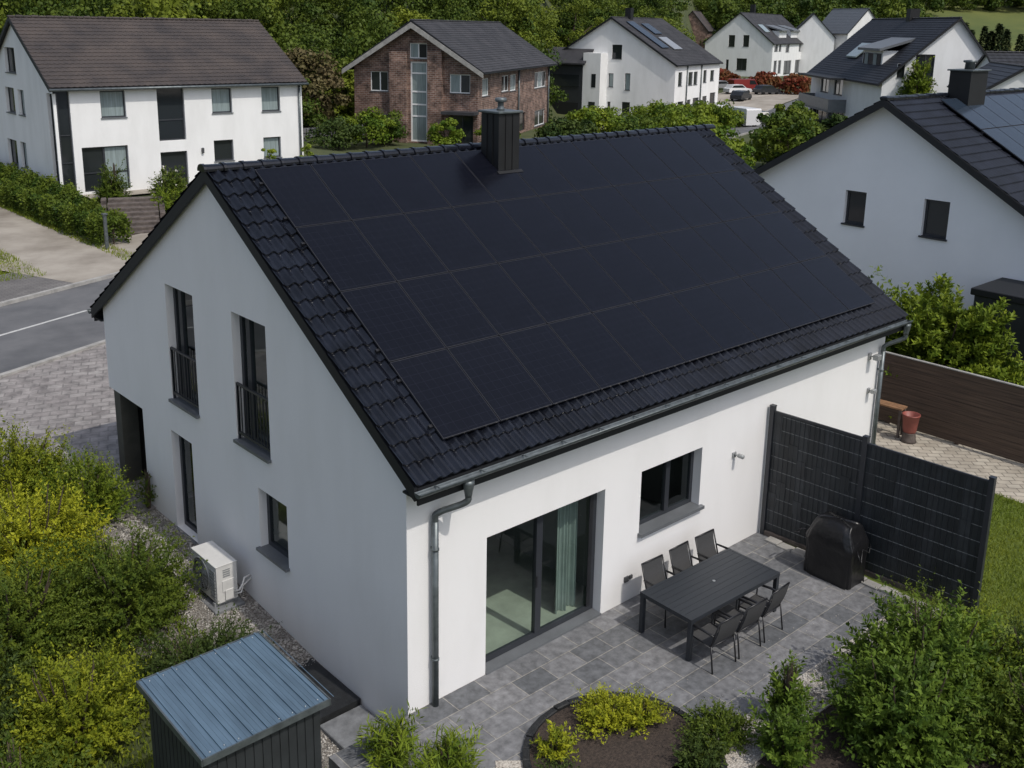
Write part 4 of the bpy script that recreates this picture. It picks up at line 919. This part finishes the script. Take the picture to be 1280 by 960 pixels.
S('low dark shrub right behind the blue roofed shed', -1.75, 2.85, 1.05, 1.1, .95, 1000, 22, .065, 'lf_dark', 16, group=GL, tint=(0, .4), slen=.4)
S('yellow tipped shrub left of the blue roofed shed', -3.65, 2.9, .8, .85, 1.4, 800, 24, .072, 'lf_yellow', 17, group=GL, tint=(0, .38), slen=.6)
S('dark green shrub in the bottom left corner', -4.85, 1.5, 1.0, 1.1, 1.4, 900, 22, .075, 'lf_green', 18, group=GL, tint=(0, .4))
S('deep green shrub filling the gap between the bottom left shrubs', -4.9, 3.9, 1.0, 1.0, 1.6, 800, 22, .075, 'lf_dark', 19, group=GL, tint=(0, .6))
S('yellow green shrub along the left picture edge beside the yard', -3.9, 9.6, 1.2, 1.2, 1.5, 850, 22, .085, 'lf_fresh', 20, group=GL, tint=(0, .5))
GRN = 'shrubs at the bottom right'
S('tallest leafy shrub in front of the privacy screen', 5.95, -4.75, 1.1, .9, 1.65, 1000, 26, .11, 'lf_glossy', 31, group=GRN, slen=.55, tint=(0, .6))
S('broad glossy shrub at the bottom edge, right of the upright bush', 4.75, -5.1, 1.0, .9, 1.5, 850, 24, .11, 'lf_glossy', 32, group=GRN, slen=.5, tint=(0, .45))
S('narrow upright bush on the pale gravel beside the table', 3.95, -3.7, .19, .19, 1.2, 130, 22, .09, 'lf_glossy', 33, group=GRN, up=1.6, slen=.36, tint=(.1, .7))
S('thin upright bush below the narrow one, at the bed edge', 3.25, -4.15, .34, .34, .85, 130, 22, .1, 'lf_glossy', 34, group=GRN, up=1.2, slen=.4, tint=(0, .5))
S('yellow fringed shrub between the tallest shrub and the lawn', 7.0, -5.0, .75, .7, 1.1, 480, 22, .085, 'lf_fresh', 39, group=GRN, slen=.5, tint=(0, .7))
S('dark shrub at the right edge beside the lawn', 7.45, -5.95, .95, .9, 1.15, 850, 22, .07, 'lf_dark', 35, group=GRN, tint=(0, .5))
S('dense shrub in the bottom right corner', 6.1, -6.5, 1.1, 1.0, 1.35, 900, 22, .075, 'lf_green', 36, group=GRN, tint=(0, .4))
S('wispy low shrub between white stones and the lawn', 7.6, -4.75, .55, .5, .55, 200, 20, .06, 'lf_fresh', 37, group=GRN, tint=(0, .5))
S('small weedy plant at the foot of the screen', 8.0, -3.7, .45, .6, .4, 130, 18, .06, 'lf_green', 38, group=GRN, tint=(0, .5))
GB_ = 'low plants in the round bed'
S('golden creeping shrub at the back of the round bed', 2.0, -2.0, .42, .34, .36, 330, 16, .055, 'lf_yellow', 41, z=.03, group=GB_, cat='plant', name='bed_plant', slen=.25, tint=(.2, .9))
S('golden creeping shrub at the right end of the round bed', 2.42, -2.3, .28, .3, .3, 190, 16, .055, 'lf_yellow', 42, z=.03, group=GB_, cat='plant', name='bed_plant', slen=.25, tint=(.1, .8))
S('small yellow green plant alone at the left of the round bed', 1.0, -2.0, .2, .2, .3, 60, 16, .08, 'lf_yellow', 43, z=.03, group=GB_, cat='plant', name='bed_plant', slen=.25, tint=(.1, .7))
S('dusky ground cover plant beside the block edging', .62, -2.45, .3, .3, .2, 120, 12, .05, 'lf_dark', 44, z=.03, group=GB_, cat='plant', name='bed_plant', slen=.2)
S('dark low plant in the round bed near the bottom edge', 2.4, -3.4, .4, .3, .2, 140, 16, .06, 'lf_dark', 45, z=.03, group=GB_, cat='plant', name='bed_plant', slen=.25)
S('sprawling dark plant over the block edging on the right', 3.0, -3.25, .55, .45, .26, 300, 16, .06, 'lf_green', 46, z=.03, group=GB_, cat='plant', name='bed_plant', slen=.25)
for k, (x, y, h, lb) in enumerate(((-.75, -.62, .5, 'arching bamboo-like plant nearest the house corner'), (-.28, -1.32, .5, 'arching bamboo-like plant right of its twin, on the paving edge'), (-.95, -1.5, .45, 'arching bamboo-like plant cut by the bottom edge'))):
    S(lb, x, y, .26, .26, h, 90, 14, .17, 'lf_fresh', 50+k, z=0.0, group='arching plants at the house corner', cat='plant', name='arching_plant', asp=.16, up=.7, slen=.35, tint=(0, .5))
S('slender climbing sprig beside the dark entrance recess', -.12, 8.72, .1, .22, .95, 26, 12, .09, 'lf_green', 58, cat='plant', name='climbing_plant', slen=.3, up=1)
S('big glossy bush behind the brown board fence', 18.0, 1.1, 1.6, 1.85, 3.4, 3400, 26, .18, 'lf_fresh', 61, slen=.6, tint=(0, .5), spread=.85, name='bush', cat='bush')
S('tiny leaf sprig showing over the right roof edge', 17.7, 3.4, .3, .3, 3.3, 40, 14, .16, 'lf_green', 62, slen=.4, name='sapling', cat='plant', spread=1.0)

# leafy clumps for far trees
def clumps(seed, rx, ry, h, nc, nlc, ls, cr, zb=.12, tint=(0, .6)):
    rg = np.random.default_rng(seed); d = unit(rg.normal(size=(nc, 3))); lo = -.9 if zb < .1 else -.35; d[:, 2] = np.where(d[:, 2] < lo, -d[:, 2], d[:, 2])
    f = rg.uniform(.45, 1, nc)**.6*(1+.2*rg.normal(size=nc)*.6); C = d*f[:, None]*np.array([rx, ry, h*(1-zb)/2]); C[:, 2] += h*(1+zb)/2
    n = nc*nlc; e = unit(rg.normal(size=(n, 3))); e[:, 2] = np.where(e[:, 2] < -.5, -e[:, 2], e[:, 2]); ci = np.repeat(np.arange(nc), nlc)
    crr = cr*rg.uniform(.6, 1.3, nc); P = C[ci]+e*(crr[ci]*rg.uniform(.55, 1.08, n))[:, None]*np.array([1, 1, .75])
    T = unit(np.cross(e, rg.normal(size=(n, 3)))+e*.35); Nn = unit(e+rg.normal(size=(n, 3))*.5+np.array([0, 0, .4])); s = ls*rg.uniform(.6, 1.3, n)
    tn = np.clip(rg.uniform(tint[0], tint[1], nc)[ci]+rg.normal(size=n)*.06, 0, 1)
    return leaves(P-T*s[:, None]*.5, T, Nn, s, .75, tn)
def tree(label, x, y, rx, h, nc, nlc, ls, m, seed, group=None, name='tree', cat='tree', zb=.18, cr=None, tint=(0, .6), ry=None, z=None):
    t = thing(name, label, cat, (x, y, float(gz(x, y)) if z is None else z), 0, group)
    v, q, tn = clumps(seed, rx, ry or rx, h, nc, nlc, ls, cr or rx*.38, zb, tint); np_mesh('crown', v, q, m, t, tn)
    mb = MB(); rg = random.Random(seed); mb.tube([(0, 0, -.4), (.05*h*.2, 0, h*.3), (0, .03*h, h*.6), (.02*h, 0, h*.88)], [.035*h, .026*h, .016*h, .005*h], 7)
    for k in range(5):
        a = rg.random()*6.28; z0 = h*rg.uniform(.3, .55); mb.tube([(0, 0, z0), (rx*.35*math.cos(a), rx*.35*math.sin(a), z0+h*.12), (rx*.7*math.cos(a), rx*.7*math.sin(a), z0+h*.22)], [.012*h, .009*h, .003*h], 5)
    mb.build('trunk', 'bark', t); return t
# by the house across the road
S('rounded green shrub standing before the patio door of the long white house', 12.0, 41.3, .85, .85, 2.6, 700, 16, .13, 'lf_green', 70, z=.3, slen=.4, tint=(0, .4))
S('white flowering shrub left of the front door of the long white house', 15.3, 41.6, 1.05, .95, 1.9, 480, 16, .14, 'lf_green', 71, z=.4, flowers=45, slen=.45)
S('yellow green shrub beside the sleeper steps', 13.6, 38.4, .95, .95, 1.2, 380, 16, .14, 'lf_fresh', 72, slen=.45)
S('low green shrub at the foot of the sleeper steps', 12.6, 34.8, .7, .7, .7, 180, 16, .12, 'lf_fresh', 73, slen=.35)
for i, (x, lb) in enumerate(((21.3, 'small pale conifer left of the last ground floor window'), (23.75, 'small pale conifer at the right corner of the long white house'))):
    tree(lb, x, 41.9, .45, 2.0, 16, 60, .12, 'lf_fresh', 74+i, name='conifer', cat='conifer', zb=0, tint=(.4, 1))
def hedge(label, x0, x1, y0, y1, h, seed, n, ls, m):
    t = thing('hedge', label, 'hedge', (0, 0, 0)); rg = np.random.default_rng(seed)
    P = np.stack([rg.uniform(x0, x1, n), rg.uniform(y0, y1, n), h*rg.uniform(.02, 1, n)**.5], 1)
    side = rg.integers(0, 4, n); lum = .16*np.sin(P[:, 1]*2.1+seed)+.12*np.sin(P[:, 1]*5.3)+.1*np.sin(P[:, 0]*4)
    P[:, 0] = np.where(side == 0, x0-lum*.6, np.where(side == 1, x1+lum*.6, P[:, 0])); P[:, 2] = np.where(side == 2, h*(1+lum*.8), P[:, 2])
    P += rg.normal(size=P.shape)*.06; P[:, 2] += gz(P[:, 0], P[:, 1])
    T = unit(rg.normal(size=P.shape)+np.array([-.3, -.2, .3])); Nn = unit(rg.normal(size=P.shape)*.6+np.array([-.3, -.3, .8]))
    v, q, tn = leaves(P, T, Nn, ls*rg.uniform(.6, 1.3, n), .55, np.clip(.3+lum*1.5, 0, 1)); np_mesh('foliage', v, q, m, t, tn)
    mb = MB(); 
    yy = y0+.3
    while yy < y1: mb.tube([((x0+x1)/2, yy, float(gz((x0+x1)/2, yy))-.2), ((x0+x1)/2+.1, yy+.1, h*.9+float(gz((x0+x1)/2, yy)))], [.05, .02], 5); yy += .8
    mb.build('stems', 'bark', t)
hedge('dense clipped green hedge beside the pale driveway across the road', 8.5, 9.7, 33.6, 56, 1.15, 5, 42000, .15, 'lf_green')
# between the terrace roof and the far houses
mid = [('broad yellow green bush left of the far street', 76, 53.5, 3.0, 2.4, 'lf_fresh'), ('green bush under the lit side of the tall white house', 70.5, 54.5, 3.4, 2.4, 'lf_fresh'), ('bush with pale blossom before the gable of the tall white house', 62, 55, 2.6, 2.6, 'lf_fresh'),
       ('dark low bush between brick house and tall white house', 57.5, 54.5, 2.3, 1.8, 'lf_dark'), ('pointed green tree at the near kerb of the far street', 66.4, 37.1, 1.6, 4.0, 'lf_green'), ('tall dark tree before the house with the balcony', 68.8, 34.9, 1.7, 2.6, 'lf_dark'),
       ('yellow green bush just beyond the end of the solar roof', 56, 39.5, 2.6, 2.8, 'lf_fresh'), ('bright bush above the right verge of the solar roof', 48, 31, 2.4, 3.0, 'lf_fresh'), ('dark bush against the left eave of the neighbouring house', 56.5, 31, 2.4, 3.4, 'lf_green'),
       ('mid green bush behind the neighbouring eave', 61, 34, 2.0, 2.5, 'lf_green'), ('low green bush beside the balcony pillars', 77, 38.5, 2.0, 2.0, 'lf_green'), ('shaggy bush nearest the solar roof corner', 50, 35.5, 2.1, 2.4, 'lf_fresh'),
       ('long low bush along the ridge end, left of the yellow green one', 60.5, 47, 3.0, 2.3, 'lf_green'), ('pale green bush at the foot of the lit facade of the tall white house', 84, 58, 2.6, 1.7, 'lf_fresh')]
for i, (lb, x, y, r, h, m_) in enumerate(mid): tree(lb, x, y, r, h, 60, 110, .27, m_, 90+i, group='bushes and trees between the houses', zb=.0, name='tree' if 'tree' in lb else 'bush', cat='tree' if 'tree' in lb else 'bush', cr=r*.3, tint=(0, .8))
bk = [('yellow green bush left of the brick house', 40.5, 60.5, 2.0, 2.6, 'lf_fresh'), ('dark bush by the low stone wall', 37.5, 60, 1.9, 2.0, 'lf_dark'), ('thin climbing bush beside the white glazed strip', 45.5, 56.5, 1.3, 2.4, 'lf_fresh'), ('green bush under the left windows of the brick house', 43, 61.5, 1.7, 2.2, 'lf_green'),
      ('bush by the garden door of the brick house', 49.5, 54.5, 1.6, 1.8, 'lf_fresh'), ('ragged brownish bush at the foot of the wooded slope', 41, 72, 2.2, 2.4, 'lf_brown')]
for i, (lb, x, y, r, h, m_) in enumerate(bk): tree(lb, x, y, r, h, 36, 90, .22, m_, 110+i, group='bushes round the brick house', zb=.03, name='bush', cat='bush')
for i, (lb, x, y, r, h) in enumerate((('red leaved shrub left of the red van', 141, 99, 2.6, 2.2), ('red leaved shrub right of the red van', 140, 91, 2.8, 2.4), ('rusty shrub farthest left along the far street', 150, 107, 2.6, 2.2), ('red leaved shrub next to the balcony house', 136, 82, 2.6, 2.6))):
    tree(lb, x, y, r, h, 30, 60, .5, 'lf_red', 120+i, group='red shrubs by the far street', zb=.02, name='shrub', cat='shrub')
S('potted climber on the gable terrace of the balcony house', 86.8, 37.2, 1.4, 1.2, 4.2, 300, 18, .35, 'lf_fresh', 130, z=3.4, slen=.8, name='climbing_plant', cat='plant', flowers=25)
# single trees standing out at the edge of the wood
for i, (lb, q_, s_, r, h, m_, tn) in enumerate((('dry brownish tree at the wood edge between the long white house and the brick house', -.2, 91, 3.2, 6.5, 'lf_brown', (0, .6)), ('yellow green tree at the wood edge left of the brick house', -.165, 100, 3.0, 5.5, 'lf_forest', (.5, 1)),
    ('bright tree rising above the roof of the brick house', -.01, 126, 4.2, 12.5, 'lf_forest', (.35, .9)), ('light green tree behind the annex of the tall white house', .055, 168, 4.5, 13, 'lf_forest', (.4, 1)), ('pale yellow tree over the roof of the long white house', -.34, 93, 3.6, 9.5, 'lf_forest', (.5, 1)))):
    p = CAM[:2]+FW*s_+RT*(q_*s_); tree(lb, p[0], p[1], r, h, 48, 130, .34, m_, 140+i, group='trees at the edge of the wood', zb=.02, cr=r*.34, tint=tn)
# spruces at the foot of the meadow
rg = np.random.default_rng(77)
def spruce(x, y, h, seed):
    t = thing('spruce', 'dark spruce in the row below the bright hillside meadow', 'spruce', (x, y, float(gz(x, y))), 0, 'spruces below the meadow')
    g = np.random.default_rng(seed); n = 1500; zz = g.uniform(.05, 1, n)**1.1; a = g.random(n)*6.283; ly = np.abs(np.sin(zz*26))*.35+.65
    r = (1-zz)*h*.24*ly*g.uniform(.6, 1.05, n); P = np.stack([r*np.cos(a), r*np.sin(a), zz*h], 1)
    T = unit(np.stack([np.cos(a), np.sin(a), -.25+0*a], 1)+g.normal(size=(n, 3))*.25); Nn = unit(np.stack([np.cos(a)*.4, np.sin(a)*.4, 1+0*a], 1))
    v, q, tn = leaves(P, T, Nn, h*.075*g.uniform(.6, 1.3, n), .5, g.random(n)*.5); np_mesh('crown', v, q, 'lf_spruce', t, tn)
    mb = MB(); mb.tube([(0, 0, -.5), (0, 0, h*.5), (0, 0, h*.98)], [.03*h*.5, .01*h, .003*h], 6); mb.build('trunk', 'bark', t); return t
sp0 = None
for i in range(14):
    s = 246+rg.uniform(0, 16); q = .405+.0085*i+rg.uniform(-.003, .003); p = CAM[:2]+FW*s+RT*(q*s); h = rg.uniform(9, 13)
    if sp0 is None: sp0 = spruce(p[0], p[1], 11, 300)
    else: dup(sp0, on(p[0], p[1]), rg.random()*6, scale=h/11)

# the wooded slope: one mass of crowns
VS, QS, TS = [], [], []; off = 0
temps = [clumps(400+k, 3.6, 3.6, 8.5, 36, 120, .36, 1.4, .02, (0, .45)) for k in range(5)]
far_t = [clumps(420+k, 4.5, 4.5, 10, 30, 60, .75, 1.8, .02, (0, .45)) for k in range(4)]
rg = np.random.default_rng(9)
def add_tree(T, x, y, sc, ti):
    global off
    v, q, tn = T; a = rg.random()*6.283; c, s_ = math.cos(a), math.sin(a)
    V = np.stack([v[:, 0]*c-v[:, 1]*s_, v[:, 0]*s_+v[:, 1]*c, v[:, 2]], 1)*np.array([sc, sc, sc*rg.uniform(.85, 1.25)])+np.array([x, y, float(gz(x, y))-.8])
    VS.append(V); QS.append(q+off); TS.append(np.clip(tn*.8+ti, 0, 1)); off += len(V)
def s0f(q): return float(np.interp(q, [-.5, -.2, -.17, .02, .04, .15, .17, .6], [85, 88, 105, 120, 165, 168, 255, 255]))
q = -.53; 
for row in range(7):
    q = -.53+.02*(row % 2)
    while q < .24:
        s = s0f(q)-1+row*7.5+rg.uniform(-2, 2)
        if q > .15: s = max(s, 285+row*7.5)
        add_tree(temps[rg.integers(5)], *(CAM[:2]+FW*s+RT*((q+rg.normal()*.006)*s)), rg.uniform(.7, 1.2), max(0, rg.normal()*.3)); q += 5.6/s
for row in range(9):
    q = .2
    while q < .56:
        s = 262+row*10+rg.uniform(-3, 3)
        if q > .385 and row < 6: q += 8/s; continue
        add_tree(far_t[rg.integers(4)], *(CAM[:2]+FW*s+RT*(q*s)), rg.uniform(.7, 1.15), max(0, rg.normal()*.15)); q += 7.0/s
w_ = np_mesh('woodland', np.concatenate(VS), np.concatenate(QS), 'lf_forest', None, np.concatenate(TS)); tag(w_, 'dense dark green woodland covering the hillside behind the houses', 'woodland', kind='stuff')

# grass on the lawn, stones in the gravel, pebbles
def blades(name, label, x0, x1, y0, y1, n, hgt, seed, m, z=0.01):
    g = np.random.default_rng(seed); P = np.stack([g.uniform(x0, x1, n), g.uniform(y0, y1, n), np.zeros(n)], 1); P[:, 2] = gz(P[:, 0], P[:, 1])+z
    T = unit(g.normal(size=(n, 3))*.45+np.array([0, 0, 1])); Nn = unit(g.normal(size=(n, 3))); cl = .5+.5*np.sin(P[:, 0]*1.3)*np.sin(P[:, 1]*1.7)
    v, q_, tn = leaves(P, T, Nn, hgt*g.uniform(.5, 1.3, n), .16, np.clip(cl*.5+g.random(n)*.3, 0, 1)); o = np_mesh(name, v, q_, m, None, tn); tag(o, label, 'grass', kind='stuff')
blades('grass', 'short mown grass of the lawn right of the screen', 8.95, 14.0, -9, -.7, 90000, .075, 1, 'grass_blade')
blades('grass', 'rough grass under the shrubs at the left', -6, -1.15, -1, 12, 30000, .14, 2, 'grass_blade', -.06)
blades('grass', 'rough grass tufts along the driveway verge', 8.2, 9.0, 30, 58, 9000, .2, 3, 'grass_blade', 0)
blades('grass', 'grass patch left of the pale driveway', 1.5, 5.0, 29.8, 38, 16000, .22, 4, 'grass_blade', -.05)
def stones(name, label, pts, r0, r1, seed, m, rel=True):
    g = np.random.default_rng(seed); n = len(pts); base = np.array([[1, 0, 0], [-1, 0, 0], [0, 1, 0], [0, -1, 0], [0, 0, 1], [0, 0, -1]], float)
    F0 = np.array([[0, 2, 4], [2, 1, 4], [1, 3, 4], [3, 0, 4], [2, 0, 5], [1, 2, 5], [3, 1, 5], [0, 3, 5]])
    r = g.uniform(r0, r1, n)[:, None, None]; V = base[None]*r*g.uniform(.6, 1.2, (n, 6, 1))*np.array([1, 1, .6]); a = g.random(n)*6.283; c, s_ = np.cos(a)[:, None], np.sin(a)[:, None]
    V = np.stack([V[..., 0]*c-V[..., 1]*s_, V[..., 0]*s_+V[..., 1]*c, V[..., 2]], -1)+pts[:, None]
    o = np_mesh(name, V.reshape(-1, 3), (F0[None]+np.arange(n)[:, None, None]*6).reshape(-1, 3), m); tag(o, label, 'gravel', kind='stuff')
g = np.random.default_rng(21)
n = 9000; p = np.stack([g.uniform(-1.3, -.01, n), g.uniform(-.2, 8.8, n)], 1); stones('gravel_stones', 'loose grey gravel along the gable wall', np.c_[p, gz(p[:, 0], p[:, 1])-.025], .012, .03, 22, 'stone')
n = 5000; p = np.stack([g.uniform(2.9, 8.5, n), g.uniform(-3.85, -3.25, n)], 1); stones('gravel_stones', 'pale pebbles between terrace and shrubs', np.c_[p, np.full(n, .035)], .012, .03, 23, 'stone')
n = 420; p = np.stack([g.uniform(-.9, 8.4, n), -3.2+np.abs(g.normal(size=n))*.55], 1); p = p[p[:, 1] < -.05]; stones('gravel_stones', 'scattered crumbs of gravel on the terrace paving', np.c_[p, np.full(len(p), .004)], .006, .016, 24, 'stone')
n = 34; a = np.linspace(0, 1, n); p = np.stack([8.5-1.9*a+g.normal(size=n)*.04, -4.3-.75*a+g.normal(size=n)*.04], 1)
for i in range(n):
    r = g.uniform(.05, .085); mb = MB(); mb.lathe([(r*.5, -.02), (r, r*.25), (r*.9, r*.6), (r*.45, r*.85), (0, r*.9)], (0, 0, 0), 8); o = mb.build('edging_stone', 'stone'); o.location = (p[i][0], p[i][1], .01); o.rotation_euler.z = i; o.scale = (1, .75, 1)
    tag(o, 'white fieldstone in the row between shrubs and lawn', 'stone', 'white stones along the lawn edge')
